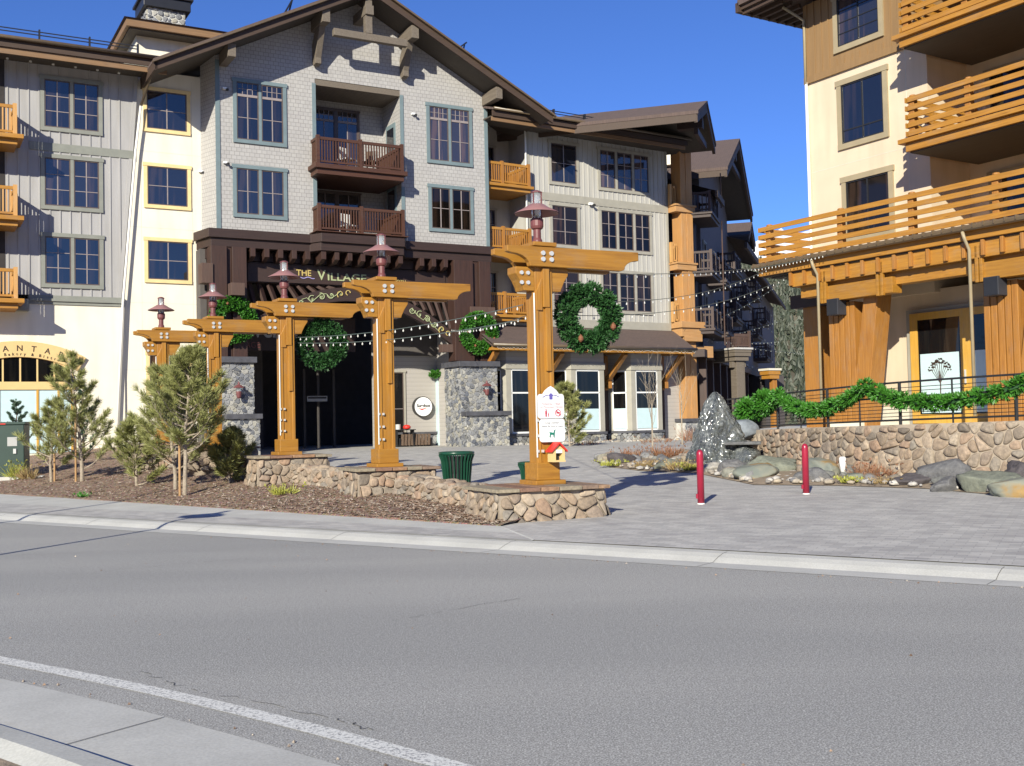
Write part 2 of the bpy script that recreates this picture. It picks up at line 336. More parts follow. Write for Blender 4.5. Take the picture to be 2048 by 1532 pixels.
# --- ground materials
def asphalt():
    mt, t, b = nodes('asphalt'); v = coords(t)
    n = N(t, 'ShaderNodeTexNoise'); n.inputs['Scale'].default_value = 90; n.inputs['Detail'].default_value = 3; n.inputs['Roughness'].default_value = .8; t.links.new(v, n.inputs[0])
    n2 = N(t, 'ShaderNodeTexNoise'); n2.inputs['Scale'].default_value = .5; n2.inputs['Detail'].default_value = 4; t.links.new(coords(t, (.25,1,1), (0,0,R(-35.2))), n2.inputs[0])
    vo = N(t, 'ShaderNodeTexVoronoi'); vo.inputs['Scale'].default_value = 55; t.links.new(v, vo.inputs[0])
    c1 = ramp(t, n.outputs[0], [(.32, (.15,.147,.138)), (.5, (.305,.298,.275)), (.70, (.74,.73,.68))])
    c2 = mix(t, 1., c1, ramp(t, n2.outputs[0], [(.35, (.90,.90,.91)), (.65, (1.06,1.05,1.05))]), 'MULTIPLY')
    n3 = N(t, 'ShaderNodeTexNoise'); n3.inputs['Scale'].default_value = 24; n3.inputs['Detail'].default_value = 2; t.links.new(v, n3.inputs[0])
    c2 = mix(t, 1., c2, ramp(t, n3.outputs[0], [(.35, (.92,.92,.92)), (.65, (1.08,1.08,1.08))]), 'MULTIPLY')
    c3 = mix(t, 1., c2, ramp(t, vo.outputs['Distance'], [(.05, (1.25,1.25,1.25)), (.3, (1,1,1))]), 'MULTIPLY')
    t.links.new(c3, b.inputs['Base Color']); bump(t, b, n.outputs[0], .5, .006); b.inputs['Roughness'].default_value = .85; b.inputs['Specular IOR Level'].default_value = .3
    return mt
M['asphalt'] = asphalt()
def concrete(name, c):
    mt, t, b = nodes(name); v = coords(t)
    n = N(t, 'ShaderNodeTexNoise'); n.inputs['Scale'].default_value = 1.3; n.inputs['Detail'].default_value = 8; n.inputs['Roughness'].default_value = .6; t.links.new(v, n.inputs[0])
    f = N(t, 'ShaderNodeTexNoise'); f.inputs['Scale'].default_value = 60; f.inputs['Detail'].default_value = 3; t.links.new(v, f.inputs[0])
    c1 = ramp(t, n.outputs[0], [(.3, tuple(x*.86 for x in c)), (.7, tuple(x*1.08 for x in c))])
    t.links.new(mix(t, 1., c1, ramp(t, f.outputs[0], [(.35, (.9,.9,.9)), (.65, (1.05,1.05,1.05))]), 'MULTIPLY'), b.inputs['Base Color']); bump(t, b, f.outputs[0], .3, .004)
    b.inputs['Roughness'].default_value = .85; return mt
M['concrete'] = concrete('pale concrete', (.50,.49,.45)); M['concrete2'] = concrete('gutter concrete', (.44,.435,.40))
def paint():
    mt, t, b = nodes('worn road paint'); n = N(t, 'ShaderNodeTexNoise'); n.inputs['Scale'].default_value = 45; n.inputs['Detail'].default_value = 5; n.inputs['Roughness'].default_value = .8; t.links.new(coords(t), n.inputs[0])
    t.links.new(ramp(t, n.outputs[0], [(.42, (.26,.255,.25)), (.50, (.70,.69,.64))]), b.inputs['Base Color']); b.inputs['Roughness'].default_value = .7; return mt
M['paint'] = paint()
def pavers():
    mt, t, b = nodes('concrete pavers'); v = coords(t, (1,1,1), (0,0,R(28)))
    br = N(t, 'ShaderNodeTexBrick'); t.links.new(v, br.inputs[0])
    for k, x in (('Scale', 1.0), ('Mortar Size', .006), ('Brick Width', .24), ('Row Height', .12), ('Bias', -.1)): br.inputs[k].default_value = x
    br.inputs['Color1'].default_value = (.48,.462,.425,1); br.inputs['Color2'].default_value = (.35,.338,.318,1); br.inputs['Mortar'].default_value = (.33,.318,.30,1)
    n = N(t, 'ShaderNodeTexNoise'); n.inputs['Scale'].default_value = 2.2; n.inputs['Detail'].default_value = 6; t.links.new(v, n.inputs[0])
    f = N(t, 'ShaderNodeTexNoise'); f.inputs['Scale'].default_value = 70; t.links.new(v, f.inputs[0])
    c = mix(t, 1., br.outputs[0], ramp(t, n.outputs[0], [(.34, (.86,.855,.87)), (.6, (1.05,1.05,1.05))]), 'MULTIPLY')
    t.links.new(mix(t, 1., c, ramp(t, f.outputs[0], [(.35, (.93,.93,.93)), (.65, (1.05,1.05,1.05))]), 'MULTIPLY'), b.inputs['Base Color'])
    bump(t, b, br.outputs['Fac'], -.2, .004); b.inputs['Roughness'].default_value = .85; return mt
M['pavers'] = pavers()
def mulch():
    mt, t, b = nodes('bark mulch'); v = coords(t)
    vo = N(t, 'ShaderNodeTexVoronoi'); vo.inputs['Scale'].default_value = 26; t.links.new(coords(t, (1,1.6,1)), vo.inputs[0])
    n = N(t, 'ShaderNodeTexNoise'); n.inputs['Scale'].default_value = 30; n.inputs['Detail'].default_value = 8; n.inputs['Roughness'].default_value = .8; t.links.new(v, n.inputs[0])
    c = ramp(t, n.outputs[0], [(.33, (.09,.055,.038)), (.50, (.29,.19,.13)), (.64, (.54,.41,.30))])
    t.links.new(mix(t, .4, c, vo.outputs['Color'], 'SOFT_LIGHT'), b.inputs['Base Color']); bump(t, b, n.outputs[0], 1., .04); b.inputs['Roughness'].default_value = .95; return mt
M['mulch'] = mulch()
M['dirt'] = plain('dry dirt', (.26,.20,.14), .95, .25, 6, .8, 50)
M['hill'] = plain('hillside', (.10,.088,.062), .95, .4, .02, 1., .3)
M['snow'] = plain('snow', (.8,.82,.86), .7, .05, .05)

LEDGE = ((1, 0), (.985, .75), (.9, 1.0), (.5, 1.02))
# ---------------------------------------------------------------- stone laying: every stone a rounded Voronoi cell
def stones(mb, W, H, cell, fmap, depth=.07, seed=1, stretch=1.3, gap=.012, rnd=2, jit=.42, drop=.0, prof=((1, 0), (.96, .45), (.84, .8), (.55, 1.0))):
    rg = random.Random(seed); cx, cy = cell*stretch, cell
    nx, ny = max(1, round(W/cx)), max(1, round(H/cy)); cx, cy = W/nx, H/ny
    P = {}
    for j in range(-1, ny+1):
        for i in range(-1, nx+1):
            if drop and rg.random() < drop: continue
            P[i, j] = ((i+.5+(.5 if j % 2 else 0)+rg.uniform(-jit, jit))*cx, (j+.5+rg.uniform(-jit, jit)*.9)*cy, rg.random())
    for j in range(ny):
        for i in range(-1, nx+1):
            if (i, j) not in P: continue
            x, y, q = P[i, j]
            if not (-.3*cx < x < W+.3*cx): continue
            poly = [(0, 0), (W, 0), (W, H), (0, H)]
            for dj in (-2, -1, 0, 1, 2):
                for di in (-3, -2, -1, 0, 1, 2, 3):
                    o = P.get((i+di, j+dj))
                    if (di == 0 and dj == 0) or o is None: continue
                    mx, my = (x+o[0])/2, (y+o[1])/2; nx_, ny_ = o[0]-x, o[1]-y; L = math.hypot(nx_, ny_)
                    if L < 1e-6: continue
                    nx_ /= L; ny_ /= L; mx -= nx_*gap; my -= ny_*gap
                    out = []
                    for k in range(len(poly)):
                        a = poly[k]; b = poly[(k+1) % len(poly)]
                        da = (a[0]-mx)*nx_ + (a[1]-my)*ny_; db = (b[0]-mx)*nx_ + (b[1]-my)*ny_
                        if da <= 0: out.append(a)
                        if (da < 0) != (db < 0) and abs(da-db) > 1e-9:
                            tt = da/(da-db); out.append((a[0]+(b[0]-a[0])*tt, a[1]+(b[1]-a[1])*tt))
                    poly = out
                    if len(poly) < 3: break
                if len(poly) < 3: break
            if len(poly) < 3: continue
            for _ in range(rnd):      # round the corners
                out = []
                for k in range(len(poly)):
                    a = poly[k]; b = poly[(k+1) % len(poly)]
                    q = .22 if rnd == 2 else .12; out += [(a[0]*(1-q)+b[0]*q, a[1]*(1-q)+b[1]*q), (a[0]*q+b[0]*(1-q), a[1]*q+b[1]*(1-q))]
                poly = out
            mx = sum(p[0] for p in poly)/len(poly); my = sum(p[1] for p in poly)/len(poly)
            dd = depth*rg.uniform(.55, 1.25); n = len(poly); vs = []; tx, ty = rg.uniform(-.3, .3), rg.uniform(-.3, .3)
            for s2, h_ in prof:
                for p in poly:
                    px, py = mx+(p[0]-mx)*s2, my+(p[1]-my)*s2
                    vs.append(fmap(px, py, dd*h_*(1+tx*(px-mx)/cx+ty*(py-my)/cy)))
            vs.append(fmap(mx, my, dd*1.03))
            fs = [(r*n+k, r*n+(k+1) % n, (r+1)*n+(k+1) % n, (r+1)*n+k) for r in range(3) for k in range(n)] + [(3*n+k, 3*n+(k+1) % n, 4*n) for k in range(n)]
            mb.add(vs, fs)
    return mb
def face_map(o, d, nrm, up=(0,0,1)):
    o, d, nrm, up = Vector(o), Vector(d), Vector(nrm), Vector(up)
    return lambda a, b, h: o + d*a + up*b + nrm*h

# ================================================================= THE SETTING
def near_shift(c): return 0 if c < -7 else -.018*(c+7)**2 if c < -2.5 else -.018*20.25-.162*(c+2.5)
def strip(prof, c0, c1, n=1, sh=None):      # profile of (s, z) swept along the road direction
    mb = MB(); k = len(prof)
    for i in range(n+1):
        c = c0 + (c1-c0)*i/n
        mb.v += [(*sc_(s + (sh(c) if sh else 0), c), z) for s, z in prof]
    for i in range(n):
        for j in range(k-1): a = i*k+j; mb.f.append((a, a+1, a+k+1, a+k))
    return mb
g = obj('ground', MB().add([(-3000,-3000,-.12),(3000,-3000,-.12),(3000,3000,-.12),(-3000,3000,-.12)], [(0,1,2,3)]), M['dirt'], kind='structure')
road = obj('road', strip([(3.9, 0), (11.32, 0)], -150, 150), M['asphalt'], kind='structure')
obj('road_marking', strip([(4.37, .004), (4.51, .004)], -60, 12, 144, near_shift), M['paint'], kind='structure')
obj('near_road_edge', strip([(-6, -.004), (4.0, -.004)], -150, 150), M['asphalt'], kind='structure')
rg = random.Random(5)
def crack(pts, wd=.007):
    mb = MB(); P = []
    for a, b in zip(pts, pts[1:]):
        n = 12
        for i in range(n): P.append((a[0]+(b[0]-a[0])*i/n + rg.uniform(-.03, .03), a[1]+(b[1]-a[1])*i/n + rg.uniform(-.03, .03)))
    for i in range(len(P)-1):
        if rg.random() < .25: continue
        (x0, y0), (x1, y1) = P[i], P[i+1]; L = math.hypot(x1-x0, y1-y0) or 1; nx, ny = -(y1-y0)/L*wd*rg.uniform(.25, .6), (x1-x0)/L*wd*rg.uniform(.25, .6)
        mb.add([(x0-nx, y0-ny, .004), (x1-nx, y1-ny, .004), (x1+nx, y1+ny, .004), (x0+nx, y0+ny, .004)], [(0,1,2,3)])
    return mb
M['crackm'] = plain('crack', (.10,.097,.09), .9, .2)
for pts in ([(-2.6,7.6),(-2.0,7.0),(-1.1,6.35),(-.75,6.0)], [(-1.15,9.3),(-.35,10.1),(.1,10.5)], [(-5.2,12.9),(-3.8,13.9),(-3.2,14.2)]):
    obj('crack', crack(pts), M['crackm'], road)
obj('gutter_pavement', strip([(2.6, .006), (3.37, .006), (3.37, -.05), (4.03, -.05), (4.03, .003)][1:1] + [(3.40, .008), (4.10, .004)], -60, 12, 144, near_shift), M['concrete'], kind='structure')
obj('near_kerb', strip([(3.10, .03), (3.20, .075), (3.34, .070), (3.385, .008)], -60, 12, 144, near_shift), M['concrete2'], kind='structure')
obj('near_verge_ground', strip([(-12, .0), (3.11, .030)], -60, 12, 144, near_shift), M['dirt'], kind='structure')
j = MB()
for cc in (-5.35, -2.35, .7, 3.7, -8.4):
    x0, y0 = sc_(3.42+near_shift(cc), cc+.02); x1, y1 = sc_(4.08+near_shift(cc), cc)
    j.add([(x0,y0,.0125),(x1,y1,.0085),(x1+.01,y1,.0085),(x0+.01,y0,.0125)], [(0,1,2,3)])
obj('pavement_joint', j, M['crackm'], kind='structure')
# far kerb: gutter pan rolling up to the pavement
obj('far_kerb', strip([(11.30, .004), (11.72, .0), (11.86, .045), (12.0, .075), (12.12, .08), (12.2, .082)], -150, 150, 60), M['concrete'], kind='structure')
kj = MB()
for i in range(-14, 12):
    c = i*3.05+.6; P0 = [(*sc_(q, c), z+.003) for q, z in ((11.31,.004),(11.72,.0),(11.86,.045),(12.0,.075),(12.12,.08))]
    for a, b_ in zip(P0, P0[1:]): kj.add([a, b_, (b_[0]+.006, b_[1]-.004, b_[2]), (a[0]+.006, a[1]-.004, a[2])], [(0,1,2,3)])
obj('kerb_joint', kj, M['crackm'], kind='structure')
def sedge(c): return 13.4 + max(0, (-10-c))*.11
prof = [12.18, 13.5, 15, 17, 20, 23.7, 26, 28.5, 31, 33.5, 36, 120]
GZ0 = .065
def ground_z(x, y): return gz(x, y) + GZ0
obj('plaza_pavement', strip([(s, gz(*sc_(s, 0)) + GZ0) for s in prof], -90, 150, 1), M['pavers'], kind='structure')
sw = MB()      # pale concrete sidewalk on the left, tapering out where the pavers begin
cs = [-8.3, -10.0] + [-10-5*i for i in range(1, 18)]
for c in cs:
    a, b_ = 12.13, (12.2 if c == -8.3 else sedge(c)+.25)
    sw.v += [(*sc_(a, c), .0865), (*sc_(b_, c), gz(*sc_(b_, c))+GZ0+.006)]
sw.f = [(2*i, 2*i+1, 2*i+3, 2*i+2) for i in range(len(cs)-1)]
obj('sidewalk', sw, M['concrete'], kind='structure')
def mz(x, y):
    s = x*NX + y*NY; c = x*NY - y*NX; e = s - sedge(c)
    return gz(*sc_(sedge(c), c)) + GZ0 + .02 + .092*max(0, min(e, 9.5)) + .03*noise.noise(Vector((x*1.3, y*1.3, 0))) + .012*noise.noise(Vector((x*7, y*7, 3)))
mu = MB(); NC, NS = 150, 46
def backline(c): return 15.1 + max(0, (-10.5-c))*.31 if c > -27 else 20.2 + (-27-c)*.6
for i in range(NC+1):
    c = -9.75 - 45*i/NC
    for j_ in range(NS+1):
        s0, s1 = sedge(c), backline(c)+.2; s = s0 + (s1-s0)*j_/NS; x, y = sc_(s, c); mu.v.append((x, y, mz(x, y) - (.03 if j_ == 0 else 0)))
for i in range(NC):
    for j_ in range(NS): a = i*(NS+1)+j_; mu.f.append((a, a+NS+1, a+NS+2, a+1))
obj('mulch_ground', mu, M['mulch'], kind='structure', smooth=True)
# loose bark chips catching the light
rg = random.Random(8); ch = MB()
for _ in range(15000):
    c = -9.9 - 34*rg.random()**1.6; s0, s1 = sedge(c), backline(c); s = s0 + (s1-s0)*rg.random(); x, y = sc_(s+.02, c); z = mz(x, y)
    a = rg.uniform(0, 3.14); L = rg.uniform(.012, .05); W_ = rg.uniform(.006, .016); dx, dy = math.cos(a), math.sin(a); h = rg.uniform(-.005, .02)
    ch.add([(x-dx*L-dy*W_, y-dy*L+dx*W_, z+.008), (x+dx*L-dy*W_, y+dy*L+dx*W_, z+.008+h), (x+dx*L+dy*W_, y+dy*L-dx*W_, z+.012+h), (x-dx*L+dy*W_, y-dy*L-dx*W_, z+.016)], [(0,1,2,3)])
M['chips'] = stone_mat('bark chips', [(.16,.10,.07), (.38,.27,.19), (.26,.17,.12), (.60,.52,.42), (.12,.08,.06)])
obj('bark_chip_litter', ch, M['chips'], kind='stuff')

lt = MB(); rg = random.Random(61)
for _ in range(260):
    c = rg.uniform(-14, 9); s_ = 11.28-abs(rg.gauss(0, .10)) if rg.random() < .5 else rg.uniform(4.1, 11.2) if rg.random() < .35 else 4.12+near_shift(c)+abs(rg.gauss(0, .05)); x, y = sc_(s_, c); rock_r = rg.uniform(.005, .016)
    a = rg.uniform(0, 3); lt.add([(x+rock_r*math.cos(a+k*2.09), y+rock_r*math.sin(a+k*2.09), .003) for k in range(3)]+[(x, y, .003+rock_r)], [(0,1,3),(1,2,3),(2,0,3)])
obj('road_grit', lt, M['chips'], kind='stuff')
# mountains
def ridge(name, x0, x1, y0, depth, hfun, mat_, seed):
    mb = MB(); nx, ny = 90, 14
    for j_ in range(ny+1):
        for i in range(nx+1):
            x = x0+(x1-x0)*i/nx; t_ = j_/ny; y = y0 + depth*t_
            z = hfun(x)*math.sin(min(1, t_*1.2)*math.pi/2)
            z += (noise.fractal(Vector((x*.012, y*.012, seed)), 1., 2., 5))*hfun(x)*.22*t_
            mb.v.append((x, y, z-1))
    for j_ in range(ny):
        for i in range(nx): a = j_*(nx+1)+i; mb.f.append((a, a+1, a+nx+2, a+nx+1))
    return obj(name, mb, mat_, kind='structure', smooth=True), mb
hl, hm = ridge('forested_hill', -160, 520, 260, 260, lambda x: 64, M['hill'], 3)
obj_sn, sm = ridge('snowy_mountain', -300, 1400, 900, 700, lambda x: 235, M['snow'], 7)
rh, rm = ridge('hill_behind', -700, 700, -260, -260, lambda x: 60+18*math.sin(x*.011), M['hill'], 5)
rg = random.Random(3); fo = MB()
def conifer(mb, x, y, z, h, r, n=5, layers=4):
    for l in range(layers):
        zb = z + h*(.12 + .88*l/layers); zt = z + h*min(1, .12 + .88*(l+1.7)/layers); rr = r*(1-l/layers*.8)*rg.uniform(.8, 1.2); a0 = rg.random()*6
        q_ = [rg.uniform(.3, .6) if k % 2 else rg.uniform(.8, 1.45) for k in range(n)]; vs = [(x+rr*math.cos(a0+k*2*math.pi/n)*q_[k], y+rr*math.sin(a0+k*2*math.pi/n)*q_[k], zb+(rg.uniform(.0, .08) if k % 2 else rg.uniform(-.10, .02))*h) for k in range(n)] + [(x+rg.uniform(-.1,.1)*rr, y, zt)]
        mb.add(vs, [(k, (k+1) % n, n) for k in range(n)])
for _ in range(3400):
    x = rg.uniform(30, 230) if rg.random() < .35 else rg.uniform(52, 125); q = rg.random(); y = 260+260*q
    z = 64*math.sin(min(1, q*1.2)*math.pi/2) + noise.fractal(Vector((x*.012, y*.012, 3)), 1., 2., 5)*64*.22*q
    conifer(fo, x, y, z-1.8, rg.uniform(3.0, 9.0), rg.uniform(.7, 1.5), 8, 5)
for v in rm.v:
    if rg.random() < .9: conifer(fo, v[0]+rg.uniform(-8, 8), v[1]+rg.uniform(-9, 9), v[2]-2, rg.uniform(12, 20), rg.uniform(3, 5), 4, 3)
obj('forest', fo, M['forest'], kind='stuff')

# ================================================================= BUILDINGS: windows and shared pieces
WC = {}
def window(parent, u0, u1, z0, z1, v=0, lights=2, cols=2, rows=3, trim='teal', tw=.15, gl='glass', sash='sash', transom=0, mull=.12, film=0, ears=.04, name='window'):
    """u0..u1 and z0..z1 are the outside of the trim; local y points into the building"""
    key = (round(u1-u0, 2), round(z1-z0, 2), lights, cols, rows, trim, tw, gl, sash, transom, mull, film, ears)
    if key not in WC:
        W, H = u1-u0, z1-z0; t_ = MB(); s_ = MB(); g_ = MB(); f_ = MB(); mn = MB()
        t_.box(0, tw, -.06, 0, tw, H-tw); t_.box(W-tw, W, -.06, 0, tw, H-tw)
        t_.box(-ears, W+ears, -.075, 0, H-tw, H); t_.box(0, W, -.07, 0, 0, tw)
        iw = (W-2*tw-mull*(lights-1))/lights
        for k in range(lights):
            a = tw + k*(iw+mull); b = a+iw; z_a, z_b = tw, H-tw
            if k: t_.box(a-mull, a, -.055, 0, tw, H-tw)
            q = .045
            for bx in ((a, a+q, z_a, z_b), (b-q, b, z_a, z_b), (a+q, b-q, z_a, z_a+q), (a+q, b-q, z_b-q, z_b)): s_.box(bx[0], bx[1], -.04, 0, bx[2], bx[3])
            top = z_b-q
            if transom:
                tz = z_b-transom; mn.box(a+q, b-q, -.045, -.005, tz-.05, tz+.05); top = tz-.05
                for c_ in range(1, 4): x = a+q+(b-a-2*q)*c_/4; mn.box(x-.012, x+.012, -.03, -.012, tz+.05, z_b-q)
                zm = (tz+z_b)/2; mn.box(a+q, b-q, -.028, -.012, zm-.01, zm+.01)
            for c_ in range(1, cols): x = a+q+(b-a-2*q)*c_/cols; mn.box(x-.02, x+.02, -.034, -.012, z_a+q, top)
            for r_ in range(1, rows): zz = z_a+q+(top-z_a-q)*r_/rows; mn.box(a+q, b-q, -.03, -.011, zz-.014, zz+.014)
            g_.box(a+q*.5, b-q*.5, -.012, -.002, z_a+q*.5, z_b-q*.5)
            if film: f_.box(a+q, b-q, -.016, -.0121, z_a+q, z_a+film)
        WC[key] = [t_.mesh('trim'), s_.mesh('sash'), mn.mesh('muntin') if mn.v else None, g_.mesh('glass_pane'), f_.mesh('film') if f_.v else None]
        for me, mm in zip(WC[key], (trim, sash, 'muntin' if sash == 'sash' else sash, gl, 'film')):
            if me: me.materials.append(M[mm])
    ms = WC[key]
    o = obj(name, ms[0], None, parent, (u0, v, z0))
    obj('sash', ms[1], None, o)
    if ms[2]: obj('muntin', ms[2], None, o)
    obj('glass_pane', ms[3], None, o)
    if ms[4]: obj('frosted_film', ms[4], None, o)
    return o

def balcony(parent, u0, u1, v0, v1, zf, mat_x, mat_z, h=1.15, posts=None, slab=.38, step=.12, sides='lr', bw=.05, over=.12):
    """slatted balcony: v0 (outer, negative) to v1 (wall)"""
    d = MB(); d.box(u0-over, u1+over, v0-over, v1, zf-slab*.45, zf); d.box(u0, u1, v0, v1, zf-slab, zf-slab*.45)
    o = obj('balcony', d, M[mat_x], parent, bevel=.01)
    p = MB(); pw = .14
    posts = posts or [u0+pw/2, (u0+u1)/2, u1-pw/2]
    for u in posts: p.box(u-pw/2, u+pw/2, v0-.005, v0+pw, zf, zf+h+.06)
    if v1 - v0 > .8:
        for u, s in ((u0+pw/2, 'l'), (u1-pw/2, 'r')):
            if s in sides: p.box(u-pw/2, u+pw/2, v1-pw, v1, zf, zf+h+.06)
    pieces('post', p, M[mat_z], o)
    r = MB(); r.box(u0+pw, u1-pw, v0+.02, v0+.12, zf+h-.12, zf+h); r.box(u0+pw, u1-pw, v0+.03, v0+.09, zf+.08, zf+.16)
    b = MB(); n = max(2, int((u1-u0)/step))
    for i in range(1, n):
        u = u0+(u1-u0)*i/n
        if min(abs(u-q) for q in posts) < pw*.55: continue
        b.box(u-bw/2, u+bw/2, v0+.035, v0+.075, zf+.16, zf+h-.12)
    for u, s in ((u0+pw/2, 'l'), (u1-pw/2, 'r')):
        if s not in sides: continue
        r.box(u-.05, u+.05, v0+pw, v1-pw if v1-v0 > .8 else v1, zf+h-.12, zf+h); r.box(u-.03, u+.03, v0+pw, v1, zf+.08, zf+.16)
        k = max(2, int((v1-v0)/step))
        for i in range(1, k): vv = v0+(v1-v0)*i/k; b.box(u-.02, u+.02, vv-bw/2, vv+bw/2, zf+.16, zf+h-.12)
    obj('handrail', r, M[mat_x], o); obj('baluster', b, M[mat_z], o)
    return o
def battens(mb, u0, u1, z0, z1, v=0, step=.4, skip=()):
    n = int((u1-u0)/step)
    for i in range(n+1):
        u = u0+.05+i*step
        if u > u1-.03: break
        segs = [(z0, z1)]
        for (a, b, c, d) in skip:
            if a-.03 < u < b+.03:
                segs = [s for q in segs for s in ((q[0], min(q[1], c)), (max(q[0], d), q[1])) if s[1]-s[0] > .05]
        for s in segs: mb.box(u-.025, u+.025, v-.03, v, s[0], s[1])
    return mb
def snow_guard(parent, u0, u1, v, z, slope):
    mb = MB()
    for k in (0, .12): mb.bar((u0, v, z+.18+k), (u1, v, z+.18+k), .035)
    n = int((u1-u0)/1.6)
    for i in range(n+1): u = u0+(u1-u0)*i/n; mb.box(u-.03, u+.03, v-.02, v+.14, z-.05, z+.40)
    return obj('snow_guard', mb, M['black'], parent)

# ----------------------------------------------------------------- gabled lodge
OG = (-11.818, 44.3, 0); AG = az(60.9)
G = thing('gabled_lodge', 'large gabled lodge in pale grey shingles with teal window trim above a dark timber archway', 'building', OG, AG)
UA, ZA, SL = 6.2, 20.35, .51           # ridge position, top height, slope
def zr(u, off=0): return ZA - off - SL*abs(u-UA)
WZ = 9.72
wl = MB()
wl.prism([(0, WZ), (4.22, WZ), (4.22, zr(4.22, .3)), (0, zr(0, .3))], 'y', 0, .3)
wl.prism([(8.15, WZ), (12.47, WZ), (12.47, zr(12.47, .3)), (8.15, zr(8.15, .3))], 'y', 0, .3)
wl.prism([(4.22, 16.52), (8.15, 16.52), (8.15, zr(8.15, .3)), (6.2, zr(6.2, .3)), (4.22, zr(4.22, .3))], 'y', 0, .3)
wl.add([(0,0,WZ), (-.35,1.1,WZ), (-.35,1.1,17), (0,0,17), (0,.3,WZ), (0,.3,17)], [(0,1,2,3)])        # left cheek
wl.box(12.17, 12.47, .3, 9, .6, 16.8)
wl.box(0, 4.22, 2.05, 2.3, WZ, 17); wl.box(4.22, 8.15, 2.05, 2.3, WZ, 16.52)
wl.box(4.0, 4.22, .3, 2.05, WZ, 16.52); wl.box(8.15, 8.37, .3, 2.05, WZ, 16.52)
obj('wall', wl, M['shingle'], G)
cl = MB(); cl.box(4.22, 8.15, .02, 2.05, 16.25, 16.5); cl.box(4.22, 8.15, .02, 2.05, 12.5, 12.62)
pieces('recess_ceiling', cl, M['grey_timber'], G)
tr = MB()
for u0, u1 in ((-.02, .16), (12.33, 12.5), (4.08, 4.24), (8.13, 8.29)):
    if u0 in (4.08, 8.13): tr.box(u0, u1, -.035, 0, WZ, 12.2); tr.box(u0, u1, -.035, 0, 12.7, 16.3)
    else: tr.box(u0, u1, -.035, 0, WZ, zr(u0, .45))
pieces('corner_board', tr, M['teal'], G)
# roof: two slabs with overhanging rake, fascia boards and soffit
def slab(mb, u0, u1, v0, v1, th, dz=0):
    mb.prism([(u0, zr(u0, dz)), (u1, zr(u1, dz)), (u1, zr(u1, dz+th)), (u0, zr(u0, dz+th))], 'y', v0, v1)
rf = MB(); slab(rf, -2.75, UA, -1.65, 9, .10, -.10); slab(rf, UA, 15.15, -1.65, 9, .10, -.10)
ro = obj('roof', rf, M['roof'], G)
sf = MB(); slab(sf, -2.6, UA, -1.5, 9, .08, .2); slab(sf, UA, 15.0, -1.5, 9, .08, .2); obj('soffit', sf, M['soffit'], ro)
fa = MB(); slab(fa, -2.7, UA, -1.6, -1.5, .36, .0); slab(fa, UA, 15.1, -1.6, -1.5, .36, .0)
fa.prism([(-2.74, zr(-2.7, 0)), (-2.6, zr(-2.6, 0)), (-2.6, zr(-2.6, .36)), (-2.74, zr(-2.7, .36))], 'y', -1.6, 9)
obj('fascia', fa, M['fascia'], ro)
ge = MB(); slab(ge, -2.8, UA, -1.75, -1.6, .07, -.02); slab(ge, UA, 15.2, -1.75, -1.6, .07, -.02); obj('gutter', ge, M['gutter'], ro)
def flap(parent, pts, w_, h_, mt_='grey_timber', nm='timber_bracket'):
    mb = MB()
    for a, b in pts: mb.bar(a, b, w_, h_)
    return obj(nm, mb, M[mt_], parent, bevel=.012)
for u in (.32, 12.4): flap(G, [((u, 0, zr(u, .62)), (u, -1.42, zr(u, .62)))], .32, .52)
for u in (4.25, 8.28):
    flap(G, [((u, 0, zr(u, .60)), (u, -1.48, zr(u, .60)))], .34, .55)
    mb = MB(); mb.prism([(0, 17.25), (-.12, 17.0), (-.42, 17.05), (-.42, 17.3), (-1.05, 18.55), (-.62, 18.75), (0, 17.9)], 'x', u-.13, u+.13); pieces('timber_bracket', mb, M['grey_timber'], G, bevel=.012)
mb = MB(); mb.box(4.62, 7.95, -1.38, -1.12, 18.02, 18.32); mb.box(6.03, 6.33, -1.40, -1.10, 18.32, 19.75); mb.box(6.0, 6.36, -1.50, 0, 19.1, 19.5)
pieces('gable_truss', mb, M['grey_timber'], G, bevel=.012)
for u in (3.0, 10.9): pieces('snow_guard_end', MB().bar((u-.5, -1.3, zr(u-.5)+.1), (u, -1.2, zr(u)+.75), .06).bar((u-.25, -1.2, zr(u)+.05), (u-.05, -1.1, zr(u)+.7), .05), M['black'], G)
# windows
window(G, .70, 2.95, 13.40, 16.08, 0, 2, 2, 2, 'teal', .15, 'glass', transom=.55)
window(G, .66, 2.93, 10.32, 12.50, 0, 2, 2, 3 if False else 2, 'teal', .15, 'glass')
window(G, 9.40, 11.69, 13.40, 16.14, 0, 2, 2, 2, 'teal', .15, 'glass', transom=.55)
window(G, 9.43, 11.68, 10.32, 12.46, 0, 2, 2, 2, 'teal', .15, 'glass_dark')
window(G, 4.75, 7.0, 12.72, 15.95, 2.05, 2, 2, 3, 'sash', .08, 'glass', transom=.5, name='balcony_door')
window(G, 4.75, 7.0, 9.9, 12.2, 2.05, 2, 2, 3, 'sash', .08, 'glass', name='balcony_door')
# side doors in the right cheek of the recess
for zf in (12.72, 9.9):
    mb = MB(); mb.box(8.10, 8.149, .55, 1.55, zf, zf+2.5); d = obj('side_door', mb, M['teal'], G)
    obj('glass_pane', MB().box(8.08, 8.0999, .68, 1.42, zf+.3, zf+2.3), M['glass'], d)
balcony(G, 3.98, 7.93, -.80, 2.05, 12.68, 'red_timber', 'red_timber', 1.15, slab=.42, posts=[4.05, 5.95, 7.86], sides='lr')
balcony(G, 4.0, 7.93, -.80, 2.05, 9.86, 'red_timber', 'red_timber', 1.1, slab=.1, posts=[4.07, 5.95, 7.86], sides='lr')
